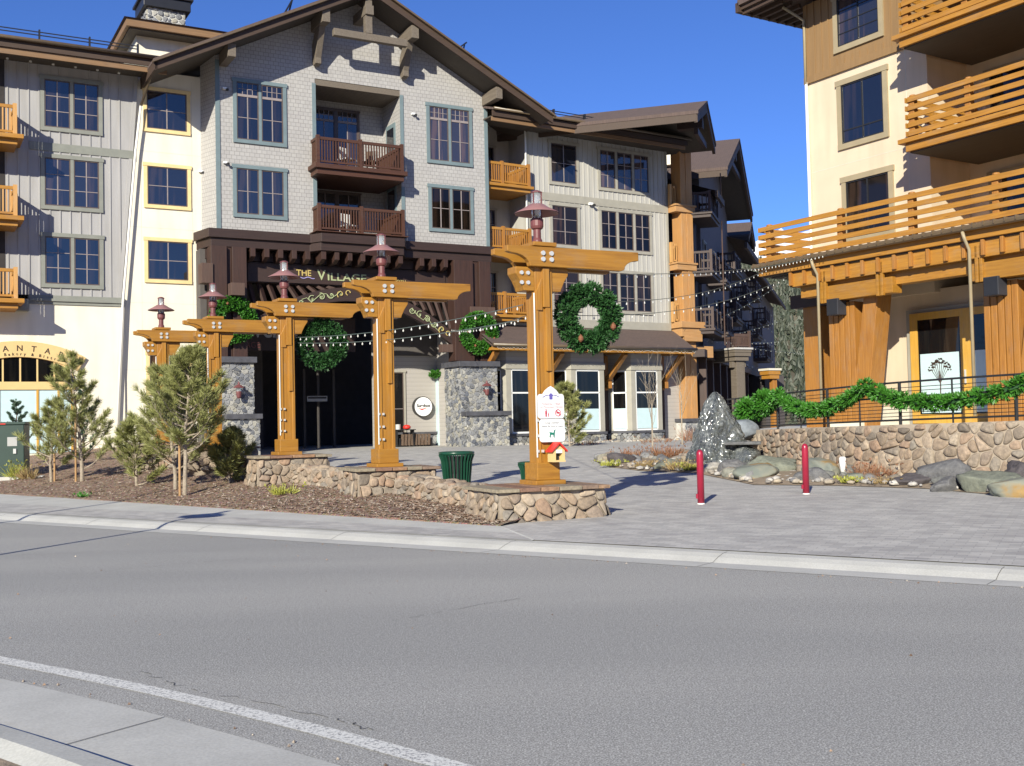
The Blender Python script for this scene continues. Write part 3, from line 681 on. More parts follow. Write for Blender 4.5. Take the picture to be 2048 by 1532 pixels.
# patio chairs on the balcony rest there, see below
# dark band, stepping forward under the balcony
bd = MB()
def band_poly(z0, z1, o):
    bd.prism([(-.32-o, -.30-o), (3.8, -.30-o), (4.1, -.82-o), (7.85, -.82-o), (8.15, -.30-o), (12.42+o, -.30-o), (12.42+o, 1.0), (-.6-o, 1.0)], 'z', z0, z1)
band_poly(9.38, 9.74, .12); band_poly(9.03, 9.38, 0)
obj('timber_band', bd, M['dark_timber_x'], G, bevel=.01)
cb = MB()
for i in range(16):
    u = 1.35 + i*.58
    if 8.2 < u < 8.6: continue
    fo_ = -.75 if 3.9 < u < 7.9 else -.42
    cb.prism([(1.0, 9.03), (fo_, 9.03), (fo_, 8.68), (fo_+.35, 8.55), (1.0, 8.5)], 'x', u-.10, u+.10)
pieces('corbel', cb, M['dark_timber'], G, bevel=.008)
hb = MB(); hb.box(1.15, 10.45, .25, .55, 7.72, 8.55); obj('header_beam', hb, M['dark_timber_x'], G)
co = MB()
for a, b in ((-.36, .28), (.5, 1.08), (10.44, 11.4), (11.72, 12.3)): co.box(a, b, -.42, .3, 4.5, 9.03)
co.box(.28, .5, -.25, .15, 4.5, 9.03); co.box(11.4, 11.72, -.25, .15, 4.5, 9.03)
pieces('timber_column', co, M['dark_timber'], G, bevel=.015)
cc = MB(); cc.box(-.75, -.3, -.5, .1, 7.5, 8.3); cc.box(.3, .85, -.95, -.42, 7.0, 7.5); cc.box(11.2, 12.45, -.50, -.38, 6.35, 6.95); cc.box(9.9, 10.44, -.2, .2, 4.9, 5.25); pieces('beam_end', cc, M['brown_timber'], G, bevel=.01)
ar = MB()      # the shallow arched brace
def zarch(u): return 7.62 - .082*(u-5.75)**2
pts = [1.08 + (10.44-1.08)*i/28 for i in range(29)]
for a, b in zip(pts, pts[1:]):
    ar.add([(a,-.12,zarch(a)-.58),(b,-.12,zarch(b)-.58),(b,-.12,zarch(b)),(a,-.12,zarch(a)),(a,.14,zarch(a)-.58),(b,.14,zarch(b)-.58),(b,.14,zarch(b)),(a,.14,zarch(a))], [(0,1,2,3),(7,6,5,4),(3,2,6,7),(0,4,5,1)])
obj('arched_brace', ar, M['dark_timber_x'], G)
sl_ = MB()
for i in range(22):
    u = 1.4+i*.42
    zt, zb = 7.72, zarch(u)
    if zt-zb > .15: sl_.bar((u, .5, zt), (u+.3, .1, zb), .24, .12)
pieces('slatted_infill', sl_, M['dark_timber'], G)
# passage behind the arch
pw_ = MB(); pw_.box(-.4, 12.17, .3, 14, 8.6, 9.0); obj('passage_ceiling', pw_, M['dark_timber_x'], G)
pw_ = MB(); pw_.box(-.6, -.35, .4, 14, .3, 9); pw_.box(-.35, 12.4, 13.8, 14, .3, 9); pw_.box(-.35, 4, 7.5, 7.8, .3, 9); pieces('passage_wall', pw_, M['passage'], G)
# shop wall inside the passage, catching sun through the arch
sw_ = MB(); sw_.box(8.3, 12.17, 4.0, 4.25, .4, 9.0); so_ = obj('shop_wall', sw_, M['lap'], G)
obj('shade_panel', MB().box(8.3, 12.17, 3.85, 4.0, 5.0, 8.6), M['passage'], so_)  # dark panel added to paint shade over the upper shop wall
obj('wainscot', stones(MB(), 2.15, .72, .17, face_map((9.9, 4.0, .52), (1,0,0), (0,-1,0)), .04, 4, 1.6, rnd=1, gap=.007, prof=LEDGE), M['ledge'], so_)
obj('wainscot_cap', MB().box(9.2, 12.1, 3.86, 4.0, 1.24, 1.34), M['cap'], so_)
window(G, 8.5, 9.9, .62, 4.3, 4.0, 1, 1, 2, 'taupe', .1, 'glass_shop', name='shop_window')
d = MB(); d.box(11.5, 11.62, 3.8, 4.0, .55, 4.1); d.box(11.62, 12.15, 3.8, 4.0, 2.95, 3.02); pieces('shop_door_frame', d, M['film'], G)
obj('shop_door', MB().box(11.62, 12.15, 3.92, 3.99, .55, 4.1), M['glass_shop'], G)
obj('window', MB().box(.8, 2.6, 7.4, 7.5, 4.2, 5.05), M['cream'], G)
for u in (5.9, 6.6, 7.4): pieces('inner_post', MB().box(u-.06, u+.06, 7, 7.12, .5, 4.5), M['passage'], G)
# stone pillars
def pillar(u0, u1, v0, v1, z0, z1, led):
    t_ = .08
    core = MB(); core.box(u0+.03, u1-.03, v0+.03, v1, z0-.3, z1)
    if led: core.box(led[0]+.02, led[1]-.02, v0-.42, v0+.04, z0-.3, led[2])
    p = obj('stone_pillar', core, M['mortar_grey'], G)
    s = MB(); kw = dict(rnd=1, gap=.009, jit=.40, drop=.12, prof=LEDGE)
    stones(s, u1-u0, z1-z0, .125, face_map((u0, v0+.03, z0), (1,0,0), (0,-1,0)), .04, int(u0*7)+3, 1.6, **kw)
    stones(s, v1-v0, z1-z0, .125, face_map((u0+.03, v1, z0), (0,-1,0), (-1,0,0)), .04, 11, 1.6, **kw)
    stones(s, v1-v0, z1-z0, .125, face_map((u1-.03, v0, z0), (0,1,0), (1,0,0)), .04, 12, 1.6, **kw)
    if led:
        stones(s, led[1]-led[0], led[2]-z0, .125, face_map((led[0], v0-.42, z0), (1,0,0), (0,-1,0)), .04, 13, 1.6, **kw)
        stones(s, .42, led[2]-z0, .125, face_map((led[0], v0, z0), (0,-1,0), (-1,0,0)), .04, 14, 1.6, **kw)
    obj('stone_facing', s, M['ledge'], p)
    c = MB(); c.box(u0-.12, u1+.1, v0-.14, v1+.1, z1, z1+.24)
    if led: c.box(led[0]-.08, led[1]+.08, v0-.56, v0-.03, led[2], led[2]+.2)
    pieces('cap', c, M['cap'], p, bevel=.015)
    return p
pillar(10.46, 12.3, -.85, .8, .45, 4.22, (10.5, 12.62, 2.02))
pillar(-.15, 1.2, -.85, .8, .45, 4.30, (.0, 1.3, 2.05))

def text(name, s, size, parent, loc, mat_, ext=.008, rot=(math.pi/2, 0, 0), align='LEFT', xs=1.0, bold=0, shear=0):
    c = bpy.data.curves.new(name, 'FONT'); c.body = s; c.size = size; c.extrude = ext; c.align_x = align; c.offset = bold; c.shear = shear
    t_ = bpy.data.objects.new(name, c); col.objects.link(t_)
    dg = bpy.context.evaluated_depsgraph_get(); me = bpy.data.meshes.new_from_object(t_.evaluated_get(dg)); bpy.data.objects.remove(t_)
    me.name = name; o = obj(name, me, None, parent, loc)
    me.materials.clear(); me.materials.append(mat_); o.rotation_euler = rot; o.scale = (xs, 1, 1)
    return o
def gp(u, v, z, O=OG, A=None):      # lodge frame to world
    A = AG if A is None else A
    return (O[0]+u*math.cos(A)-v*math.sin(A), O[1]+u*math.sin(A)+v*math.cos(A), O[2]+z)
vs_ = thing('entrance_sign', 'gilt lettered sign across the dark header beam over the archway', 'sign', gp(5.6, .2, 7.75), AG)
obj('sign_board', MB().box(-4.3, 4.7, 0, .049, .0, .74), M['dark_timber_x'], vs_)
text('lettering', 'THE', .36, vs_, (-2.25, -.01, .32), M['gold'], bold=.004)
text('lettering', 'V', .62, vs_, (-1.33, -.01, .18), M['greengold'], bold=.006)
text('lettering', 'ILLAGE', .46, vs_, (-.9, -.01, .18), M['greengold'], xs=1.25, bold=.005)
text('lettering', 'AT MAMMOTH', .2, vs_, (1.35, -.01, .2), M['gold'], xs=1.05)
wv = MB(); wv.tube([(-2.25+i*.05, -.012, .24+.028*math.sin(i*.75)) for i in range(17)], .016, 5); obj('wave_mark', wv, M['lilac'], vs_)
def scroll(u0, u1, mirror=False):
    a = MB(); b = MB()
    n = 5
    for k in range(n):
        u = u0 + (u1-u0)*(k+.5)/n; z = zarch(u)-.29; sgn = 1 if k % 2 else -1; r = .17
        (b if (k == n-1) else a).tube([(u + r*(1-.055*i)*math.cos(i*.42*sgn+k), -.15, z + r*(1-.055*i)*math.sin(i*.42*sgn+k)) for i in range(15)], .02, 5)
        q = MB(); a.add([(u-.06, -.155, z-.04), (u+.02, -.155, z-.07), (u+.09, -.155, z+.05), (u, -.155, z+.06)], [(0,1,2,3),(3,2,1,0)])
        if k: a.tube([(u-(u1-u0)/n, -.15, zarch(u-(u1-u0)/n)-.29+.12*sgn), (u-(u1-u0)/n/2, -.15, z+.05*sgn), (u, -.15, z-.14*sgn)], .016, 5)
    e = u1+.12; b.tube([(e+.1*math.cos(i*.5), -.15, zarch(e)-.24+.1*math.sin(i*.5)) for i in range(10)], .022, 5)
    return a, b
for nm, (u0, u1) in (('carved scrollwork rising along the part of the arch right of the golden sunburst', (3.25, 5.4)), ('carved scrollwork descending along the part of the arch beside the blue flower', (8.3, 10.1))):
    a, b = scroll(u0, u1)
    t_ = thing('scroll_ornament', nm, 'ornament', OG, AG, 'scroll ornaments on the arch')
    obj('vine', a, M['greengold'], t_); obj('flourish', b, M['gold'], t_)
for u, mm, nm in ((2.95, 'gold', 'golden sunburst rosette on the arch brace'), (7.95, 'violet_spot', 'small blue flower rosette on the arch brace')):
    mb = MB(); zc = zarch(u)-.3
    for k in range(12): a = k*math.pi/6; mb.add([(u+.06*math.cos(a-.25), -.16, zc+.06*math.sin(a-.25)), (u+.06*math.cos(a+.25), -.16, zc+.06*math.sin(a+.25)), (u+.19*math.cos(a), -.14, zc+.19*math.sin(a))], [(0,1,2)])
    mb.add([(u+.08*math.cos(k*.52), -.165, zc+.08*math.sin(k*.52)) for k in range(12)], [tuple(range(12))])
    o = obj('rosette', mb, M[mm]); o.location = OG; o.rotation_euler = (0,0,AG); tag(o, nm, 'ornament')
ws = thing('welcome_sign', 'dim red brown board lettered Welcome hanging inside the passage', 'sign', gp(2.9, 3.2, 5.1), AG)
obj('sign_board', MB().box(-1.9, 4.2, 0, .08, 0, 1.5), M['dark_timber_x'], ws)
text('lettering', 'Welcome', .85, ws, (-1.0, -.01, .6), M['signgrey'], bold=.02); text('lettering', 'VILLAGE', .36, ws, (-1.6, -.01, .12), M['maroon']); 
hs = thing('hanging_shop_sign', 'small rectangular shop sign hanging in the dark passage', 'sign', gp(6.2, 6.0, 2.9), AG)
obj('sign_board', MB().box(-.5, .5, 0, .05, 0, .26), M['signgrey'], hs); obj('sign_inset', MB().box(-.46, .46, -.01, 0, .13, .22), M['black'], hs)
# round shop sign
rs = thing('round_shop_sign', 'round white shop sign with black lettering and red swoosh', 'sign', gp(10.72, 3.99, 2.55), AG)
mb = MB(); k = 36
mb.prism([(.49*math.cos(2*math.pi*i/k), .49*math.sin(2*math.pi*i/k)) for i in range(k)], 'y', -.24, 0); obj('sign_rim', mb, M['black'], rs)
mb = MB(); mb.prism([(.455*math.cos(2*math.pi*i/k), .455*math.sin(2*math.pi*i/k)) for i in range(k)], 'y', -.25, -.24); obj('sign_face', mb, M['signwhite'], rs)
text('lettering', 'Surefoot', .20, rs, (-.36, -.255, -.02), M['black'], .003, bold=.006, shear=.1)
obj('swoosh', MB().add([(-.3,-.256,-.08),(-.08,-.256,-.17),(.22,-.256,-.05),(-.06,-.256,-.10)], [(0,1,2,3)]), M['red'], rs)

# ----------------------------------------------------------------- stair tower (cream) and grey left wing
T1 = thing('stair_tower', 'cream stucco stair tower squeezed between the grey wing and the gabled lodge', 'building', OG, AG)
V1 = 1.1
mb = MB(); mb.box(-3.55, .0, V1, V1+6, .4, 16.25); mb.box(-2.5, .3, 3.2, V1+8, 16, 18.6); obj('wall', mb, M['cream'], T1)
jt = MB()
for z in (12.95, 9.85, 6.8, 4.1): jt.box(-3.55, 0, V1-.004, V1, z-.008, z+.008)
for u in (-2.75, -.72): jt.box(u-.008, u+.008, V1-.004, V1, 4.1, 16)
pieces('control_joint', jt, M['cream_shade'], T1)
for z in (13.75, 10.65, 7.62): window(T1, -2.65, -.78, z, z+1.84, V1, 1, 2, 2, 'tan', .14, 'glass', ears=.03)
window(T1, -2.62, -.8, 3.1, 4.85, V1, 1, 2, 2, 'tan', .14, 'glass_dark', ears=.03)
mb = MB(); A_ = [(-4.3, V1+.3), (.9, V1+.3), (.9, V1+8), (-4.3, V1+8)]      # low hipped roof
def hip(mb, u0, u1, v0, v1, z0, z1, ins):
    mb.add([(u0,v0,z0),(u1,v0,z0),(u1,v1,z0),(u0,v1,z0),(u0+ins,v0+ins,z1),(u1-ins,v0+ins,z1),(u1-ins,v1-ins,z1),(u0+ins,v1-ins,z1)], [(0,3,2,1),(0,1,5,4),(1,2,6,5),(2,3,7,6),(3,0,4,7),(4,5,6,7)])
hip(mb, -3.15, 1.6, 2.2, V1+9, 18.75, 19.3, 1.9); r1 = obj('roof', mb, M['roof'], T1)
mb = MB(); mb.box(-3.05, 1.5, 2.3, V1+8.9, 18.42, 18.74); obj('fascia', mb, M['fascia_tan'], r1)
mb = MB(); mb.box(-2.9, 1.4, 2.45, V1+8.8, 18.36, 18.42); obj('soffit', mb, M['soffit'], r1)
ch_ = MB(); ch_.box(-1.85, -.25, V1+3.0, V1+4.6, 18.4, 20.05); cho = obj('chimney', ch_, M['mortar_grey'], T1)
obj('stone_facing', stones(stones(MB(), 1.6, 1.0, .2, face_map((-1.85, V1+3.0, 19.1), (1,0,0), (0,-1,0)), .05, 3), 1.6, 1.0, .2, face_map((-1.85, V1+4.6, 19.1), (0,-1,0), (-1,0,0)), .05, 9), M['ledge'], cho)
mb = MB(); mb.box(-2.05, -.05, V1+2.8, V1+4.8, 20.0, 20.45); mb.box(-2.15, .05, V1+2.7, V1+4.9, 20.45, 20.57); mb.box(-1.6, -.5, V1+3.2, V1+4.4, 20.57, 21.3); obj('chimney_hood', mb, M['black'], cho, bevel=.02)
L = thing('bakery_wing', 'grey board and batten wing over a cream stucco bakery front', 'building', OG, AG)
V2 = 1.0
mb = MB(); mb.prism([(-12, 6.95), (-3.58, 6.95), (-3.09, 12.8), (-2.85, 16.2), (-12, 16.2)], 'y', V2, V2+8); obj('upper_wall', mb, M['grey_board'], L)
mb = MB(); mb.box(-12, -3.45, V2, V2+8, .3, 6.6); obj('lower_wall', mb, M['cream'], L)
mb = MB(); mb.box(-6.95, -3.46, V2-.05, V2+.5, 6.6, 6.95); mb.box(-6.9, -3.46, V2-.11, V2-.05, 6.72, 6.82); mb.box(-6.9, -3.06, V2-.04, V2, 12.55, 12.87); mb.box(-12, -6.95, V2-.35, V2+.5, 6.3, 6.75); pieces('belt_course', mb, M['sage'], L)
wins = [(-6.5, -4.22, 13.34, 15.5), (-6.5, -4.22, 10.28, 12.44), (-6.5, -4.22, 7.25, 9.38)]
bt = MB(); battens(bt, -7.7, -3.5, 12.87, 16.0, V2, .37, wins); battens(bt, -7.7, -3.5, 6.95, 12.55, V2, .37, wins); bt.prism([(-3.7, 6.95), (-3.56, 6.95), (-3.07, 12.8), (-2.85, 15.9), (-3.0, 15.9), (-3.21, 12.8)], 'y', V2-.035, V2); obj('batten', bt, M['grey_board'], L)
for a, b, c, d in wins: window(L, a, b, c, d, V2, 2, 2, 3, 'sage', .15, 'glass')
mb = MB()      # dark sheet painting shade of the recess behind the balconies at the far left
mb.box(-12, -7.75, V2-.02, V2, 6.8, 15.9); obj('recess_shade', mb, M['hollow_shade'], L)
for zf in (12.72, 9.68, 6.62): balcony(L, -11, -7.42, -.35, V2, zf, 'orange_x', 'pale_timber', 1.12, slab=.36, posts=[-7.5, -9.2], sides='r', over=.2)
rf = MB(); rf.add([(-13,-.55,16.35),(-2.35,-.55,16.35),(-4.4,3.6,17.1),(-13,3.6,17.3),(-13,-.55,16.25),(-2.35,-.55,16.25),(-4.4,3.6,17.0),(-13,3.6,17.2)], [(0,1,2,3),(7,6,5,4),(0,4,5,1),(1,5,6,2)])
r2 = obj('roof', rf, M['roof'], L)
mb = MB(); mb.box(-13, -2.3, -.45, -.36, 15.95, 16.25); obj('fascia', mb, M['fascia'], r2)
mb = MB(); mb.box(-13, -2.0, -.29, V2, 15.9, 15.95); obj('soffit', mb, M['soffit'], r2); obj('fascia_trim', MB().box(-13, -2.0, -.37, -.30, 15.72, 15.94), M['fascia_tan'], r2)
mb = MB(); mb.tube([(-13, -.58, 16.28), (-2.3, -.58, 16.28)], .075, 8); obj('gutter', mb, M['gutter'], r2, smooth=True)
mb = MB(); mb.tube([(-2.45, -.55, 16.2), (-2.5, -.3, 15.9), (-2.78, V2-.16, 14.7)], .05, 8); mb2 = MB(); mb2.tube([(-2.78, V2-.16, 14.7), (-3.0, V2-.14, 12.8), (-3.52, V2-.14, 6.8), (-3.80, V2-.14, 1.2)], .05, 8)
obj('downpipe', mb, M['gutter'], L, smooth=True); obj('downpipe', mb2, M['conduit'], L, smooth=True)
snow_guard(L, -12, -3.0, .1, 16.55, .35)
mb = MB()
for i in range(7): u = -8.5+i*.8; mb.lathe([(.0,0),(.05,.0),(.05,.05),(.0,.05)], 8, (u, .3, 15.72))
pieces('soffit_light', mb, M['bulb'], L)
# bakery arched window
bw_ = MB(); uc, hw, zs = -7.25, 1.88, 3.62
arc = [(uc + hw*math.cos(math.pi*i/24), zs + .96*math.sin(math.pi*i/24)**.8) for i in range(25)]
obj('arched_window', MB().prism(arc, 'y', V2-.03, V2), M['glass_shop'], L)
fr = MB()
for i in range(24):
    (a, b), (c, d) = arc[i], arc[i+1]; fr.bar((a, V2-.04, b), (c, V2-.04, d), .06, .07)
for k in range(-3, 4): u = uc+k*.6; fr.box(u-.03, u+.03, V2-.05, V2-.03, zs, zs+.94*max(0, 1-(k*.6/hw)**2)**.4)
fr.box(-9.2, -5.3, V2-.09, V2, zs-.30, zs)
af = obj('window_frame', fr, M['signtan'], L)
mb = MB(); mb.box(-9.1, -5.4, V2-.03, V2, .9, zs-.3); obj('shop_glazing', mb, M['film'], L)
mb = MB()
for u in (-9.1, -8.0, -6.65, -5.9, -5.42): mb.box(u-.04, u+.04, V2-.06, V2-.03, .9, zs-.3)
pieces('window_mullion', mb, M['yellowdoor'], L)
bs_ = thing('bakery_sign', 'tan arched bakery sign with brown lettering over the arched window', 'sign', OG, AG)
mb = MB(); n = 26; RO, RI = 4.66, 4.06; zc0 = 5.16-RO
for i in range(n):
    t0, t1 = R(119.5-59*i/n), R(119.5-59*(i+1)/n)
    P = [(uc+r_*math.cos(t_)*1.02, zc0+r_*math.sin(t_)*1.0) for t_ in (t0, t1) for r_ in (RI, RO)]
    mb.add([(P[0][0],V2-.13,P[0][1]),(P[2][0],V2-.13,P[2][1]),(P[3][0],V2-.13,P[3][1]),(P[1][0],V2-.13,P[1][1]),(P[0][0],V2,P[0][1]),(P[2][0],V2,P[2][1]),(P[3][0],V2,P[3][1]),(P[1][0],V2,P[1][1])], [(0,1,2,3),(3,2,6,7),(0,4,5,1),(0,3,7,4),(1,5,6,2)])
obj('sign_board', mb, M['signtan'], bs_)
def arctext(s, size, rr, t0, t1, par):
    for i, ch in enumerate(s):
        if ch == ' ': continue
        t_ = R(t0+(t1-t0)*i/(len(s)-1)); text('lettering', ch, size, par, (uc+rr*math.cos(t_)*1.02, V2-.135, zc0+rr*math.sin(t_)), M['ink'], .004, (math.pi/2, math.pi/2-t_ if False else 0, 0), 'CENTER', bold=.004).rotation_euler = (math.pi/2, -(t_-math.pi/2), 0)
arctext('ALCANTARA', .30, 4.29, 115.5, 65, bs_)
arctext('Bagel Bakery & Bistro', .145, 4.12, 108, 71.5, bs_)

# ----------------------------------------------------------------- right wing of the lodge (frame turned to 57.5 degrees)
OR, AR = (4.477, 54.6, 0), az(57.5)
W = thing('shop_wing', 'pale board and batten wing over a row of bay fronted shops beneath a skirt roof', 'building', OR, AR)
mb = MB(); mb.box(-4.2, 4.5, 0, 9, 6.5, 16.2); mb.box(-7.2, -4.2, 1.6, 9, 5, 16.2); obj('upper_wall', mb, M['grey_board2'], W)
mb = MB(); mb.box(-7.5, 5.2, 0, 8, .3, 6.2); obj('lower_wall', mb, M['lap'], W)
mb = MB(); mb.box(-4.22, 4.54, -.045, 0, 12.42, 12.80); mb.box(-7.2, 4.54, -.05, .3, 6.28, 6.68); mb.box(4.42, 4.54, -.04, 0, 6.68, 16); mb.box(-4.24, -4.1, -.04, 0, 6.68, 16); pieces('belt_course', mb, M['taupe'], W)
wr = []
for za, zb in ((13.22, 15.42), (10.16, 12.36), (7.06, 9.26)):
    wr += [(.02, 3.42, za, zb), (-2.96, -1.15, za, zb)]
bt = MB(); battens(bt, -4.2, 4.5, 12.8, 16.1, 0, .3, wr); battens(bt, -4.2, 4.5, 6.68, 12.42, 0, .3, wr); obj('batten', bt, M['grey_board2'], W)
for k, (a, b, c, d) in enumerate(wr):
    gl_ = ['glass', 'glass', 'glass_dark', 'glass_dark', 'glass_dark', 'glass_dark'][k]
    if k % 2 == 0: window(W, a, b, c, d, 0, 3, 2, 3, 'taupe', .15, gl_, mull=.14)
    else: window(W, a, b, c, d, 0, 1, 2, 3 if k > 1 else 2, 'taupe', .15, gl_)
for z in (12.85, 9.78, 6.72):       # recessed balconies beside the gabled lodge
    balcony(W, -7.2, -4.35, -.5, 1.6, z, 'orange_x', 'orange_z', 1.02, slab=.3, posts=[-5.9, -4.42], sides='r')
    window(W, -6.0, -5.0, z+.05, z+2.35, 1.6, 1, 2, 3, 'taupe', .1, 'glass', name='balcony_door')
mb = MB(); mb.tube([(-4.35, -.1, 15.9), (-4.3, -.06, 15.2), (-4.3, -.06, 6.9)], .05, 8); obj('downpipe', mb, M['conduit'], W, smooth=True)
# eave
rf = MB(); rf.add([(-7,-1.55,16.05),(4.75,-1.55,16.05),(4.75,6,18.4),(-7,6,18.4),(-7,-1.55,15.95),(4.75,-1.55,15.95),(4.75,6,18.3),(-7,6,18.3)], [(0,1,2,3),(7,6,5,4),(0,4,5,1),(1,5,6,2),(3,7,4,0)])
r3 = obj('roof', rf, M['roof'], W)
mb = MB(); mb.box(-7, 4.7, -1.5, -1.42, 15.68, 15.93); obj('fascia', mb, M['fascia'], r3)
mb = MB(); mb.box(-7, 4.6, -1.30, 0, 15.66, 15.72); obj('soffit', mb, M['soffit'], r3); obj('fascia_trim', MB().box(-7, 4.62, -1.41, -1.34, 15.48, 15.66), M['fascia_tan'], r3)
mb = MB(); mb.tube([(-7, -1.62, 16.0), (4.85, -1.62, 16.0)], .07, 8); obj('gutter', mb, M['gutter'], r3, smooth=True)
snow_guard(W, -5.0, .5, -.9, 16.25, .3)
mb = MB(); mb.box(-5.9, -4.2, 2.6, 4.2, 16.5, 18.6); mb.box(-6.05, -4.05, 2.45, 4.35, 18.5, 18.75); mb.box(-6.2, -3.9, 2.3, 4.5, 18.75, 18.95); pieces('roof_vent', mb, M['sage'], W)
# skirt roof over the shops
rf = MB(); rf.add([(-7.6,-.02,6.28),(4.7,-.02,6.28),(4.35,-2.05,5.22),(-7.6,-2.05,5.22),(-7.6,-.02,6.14),(4.7,-.02,6.14),(4.35,-2.05,5.08),(-7.6,-2.05,5.08)], [(3,2,1,0),(4,5,6,7),(2,3,7,6),(1,2,6,5)])
r4 = obj('skirt_roof', rf, M['roof'], W)
mb = MB(); mb.tube([(-7.6, -2.12, 5.18), (4.4, -2.12, 5.18)], .07, 8); obj('gutter', mb, M['gutter'], r4, smooth=True)
mb = MB(); mb.box(-7.6, 4.32, -2.02, -1.96, 4.94, 5.10); 
for i in range(28): u = -7.4+i*.43; mb.box(u-.04, u+.04, -1.95, -.05, 4.96, 5.08)
obj('rafter_tail', mb, M['orange_x'], r4)
for u in (-3.62, .12, 3.75, -7.2):
    mb = MB(); mb.bar((u, -.15, 3.55), (u, -1.75, 4.92), .2, .24, (1,0,0)); mb.box(u-.1, u+.1, -.22, -.0, 3.2, 4.9); mb.box(u-.11, u+.11, -.5, -.1, 3.28, 3.62); pieces('timber_bracket', mb, M['orange_z'], W, bevel=.01)
    mb = MB(); mb.box(u-.2, u+.2, -.06, 0, .4, 4.9); obj('pilaster', mb, M['dark_timber'], W)
# shop bays
def bay(u0, u1, shop=True):
    o = 1.15; c = .62
    P = [(u0-c, 0), (u0, -o), (u1, -o), (u1+c, 0)]
    b_ = MB(); b_.prism(P, 'z', 4.38, 5.05); 
    base = MB(); base.prism([(P[0][0]+.05, 0), (P[1][0]+.03, -o+.06), (P[2][0]-.03, -o+.06), (P[3][0]-.05, 0)], 'z', .2, 1.08)
    B = obj('shop_bay', b_, M['lap'], W)
    obj('bay_base', base, M['mortar_grey'], B)
    s = MB(); kw = dict(rnd=1, gap=.007, jit=.36, prof=LEDGE)
    for (a, b) in zip(P, P[1:]):
        dx, dy = b[0]-a[0], b[1]-a[1]; Ln = math.hypot(dx, dy); dx /= Ln; dy /= Ln
        stones(s, Ln, .78, .17, face_map((a[0]-dy*-.04, a[1]-dx*.04+.02, .3), (dx,dy,0), (dy,-dx,0)), .04, 21, 1.6, **kw)
    obj('stone_facing', s, M['ledge'], B)
    mb = MB(); mb.prism([(u0-c-.08, .0), (u0-.06, -o-.1), (u1+.06, -o-.1), (u1+c+.08, 0)], 'z', 1.06, 1.18); obj('sill', mb, M['cap'], B)
    mb = MB(); mb.prism([(u0-c-.04, .0), (u0-.03, -o-.05), (u1+.03, -o-.05), (u1+c+.04, 0)], 'z', 4.16, 4.46); mb.prism([(u0-c-.02, .0), (u0-.015, -o-.025), (u1+.015, -o-.025), (u1+c+.02, 0)], 'z', 5.0, 5.05)
    fr_ = MB(); wh = MB(); gl_ = MB(); fl = MB()
    for k, (a, b) in enumerate(zip(P, P[1:])):
        a = Vector((*a, 0)); b = Vector((*b, 0)); d = (b-a).normalized(); nn = Vector((d.y, -d.x, 0)); Ln = (b-a).length
        def pl(m_, x0, x1, z0, z1, off, th=.03):
            q = [a+d*x0+nn*off, a+d*x1+nn*off, a+d*x1+nn*(off-th), a+d*x0+nn*(off-th)]
            m_.add([(p.x, p.y, z) for z in (z0, z1) for p in q], [(0,3,2,1),(4,5,6,7),(0,1,5,4),(1,2,6,5),(2,3,7,6),(3,0,4,7)])
        pl(fr_, 0, .27, 1.18, 4.16, 0); pl(fr_, Ln-.27, Ln, 1.18, 4.16, 0)
        x0, x1 = .27, Ln-.27
        for q in ((x0, x0+.06, 1.18, 4.16), (x1-.06, x1, 1.18, 4.16), (x0, x1, 1.18, 1.26), (x0, x1, 4.08, 4.16), (x0, x1, 3.02, 3.09)): pl(wh, *q, -.01, .05)
        pl(gl_, x0+.05, x1-.05, 1.2, 4.12, -.03, .01)
        if shop: pl(fl, x0+.07, x1-.07, 1.28, 2.28, -.024, .004)
    obj('bay_trim', mb, M['taupe'], B); obj('corner_post', fr_, M['taupe'], B); obj('sash', wh, M['white'], B); obj('glass_pane', gl_, M['glass_shop'], B)
    if shop: obj('frosted_film', fl, M['film'], B)
bay(-6.35, -4.40, False); bay(-2.70, -.75); bay(.92, 2.86)
# corner tower of timber posts with little balconies
mb = MB(); mb.box(5.0, 5.36, -.52, .2, 1.6, 16.6); mb.box(5.365, 5.78, -.54, .25, 1.6, 16.6); pieces('corner_column', mb, M['corner_z'], W, bevel=.012)
mb = MB()
for z in (12.45, 9.42): mb.box(4.56, 5.9, -.62, 0, z, z+.3); mb.box(4.5, 5.95, -.68, 0, z+.3, z+.4)
mb.box(4.65, 6.05, -.75, .1, 5.95, 6.4); mb.box(4.55, 6.2, -.85, .1, 6.4, 6.72); mb.box(4.8, 6.0, -.8, .1, 5.7, 5.95); mb.box(5.85, 7.1, -.4, -.1, 4.9, 5.5)
pieces('column_band', mb, M['corner_x'], W, bevel=.012)
for z in (12.85, 9.82, 6.72): balcony(W, 4.56, 5.0, -.3, .0, z, 'pale_timber', 'pale_timber', 1.0, slab=.05, posts=[4.52], sides='', over=0, step=.13)
mb = MB(); mb.box(4.54, 5.9, 1.8, 4.0, 1, 16.4); obj('recess_shade_block', mb, M['hollow_shade'], W)  # dark block, its colour stands for the shade in the corner gap
mb = MB(); mb.box(4.75, 5.95, -.7, .3, .3, 1.55); cp = obj('column_base', mb, M['mortar_grey'], W)
obj('stone_facing', stones(MB(), 1.2, 1.2, .17, face_map((4.75, -.68, .35), (1,0,0), (0,-1,0)), .04, 6, 1.6, rnd=1, gap=.007, prof=LEDGE), M['ledge'], cp)
obj('cap', MB().box(4.65, 6.05, -.82, .4, 1.55, 1.72), M['cap'], cp)

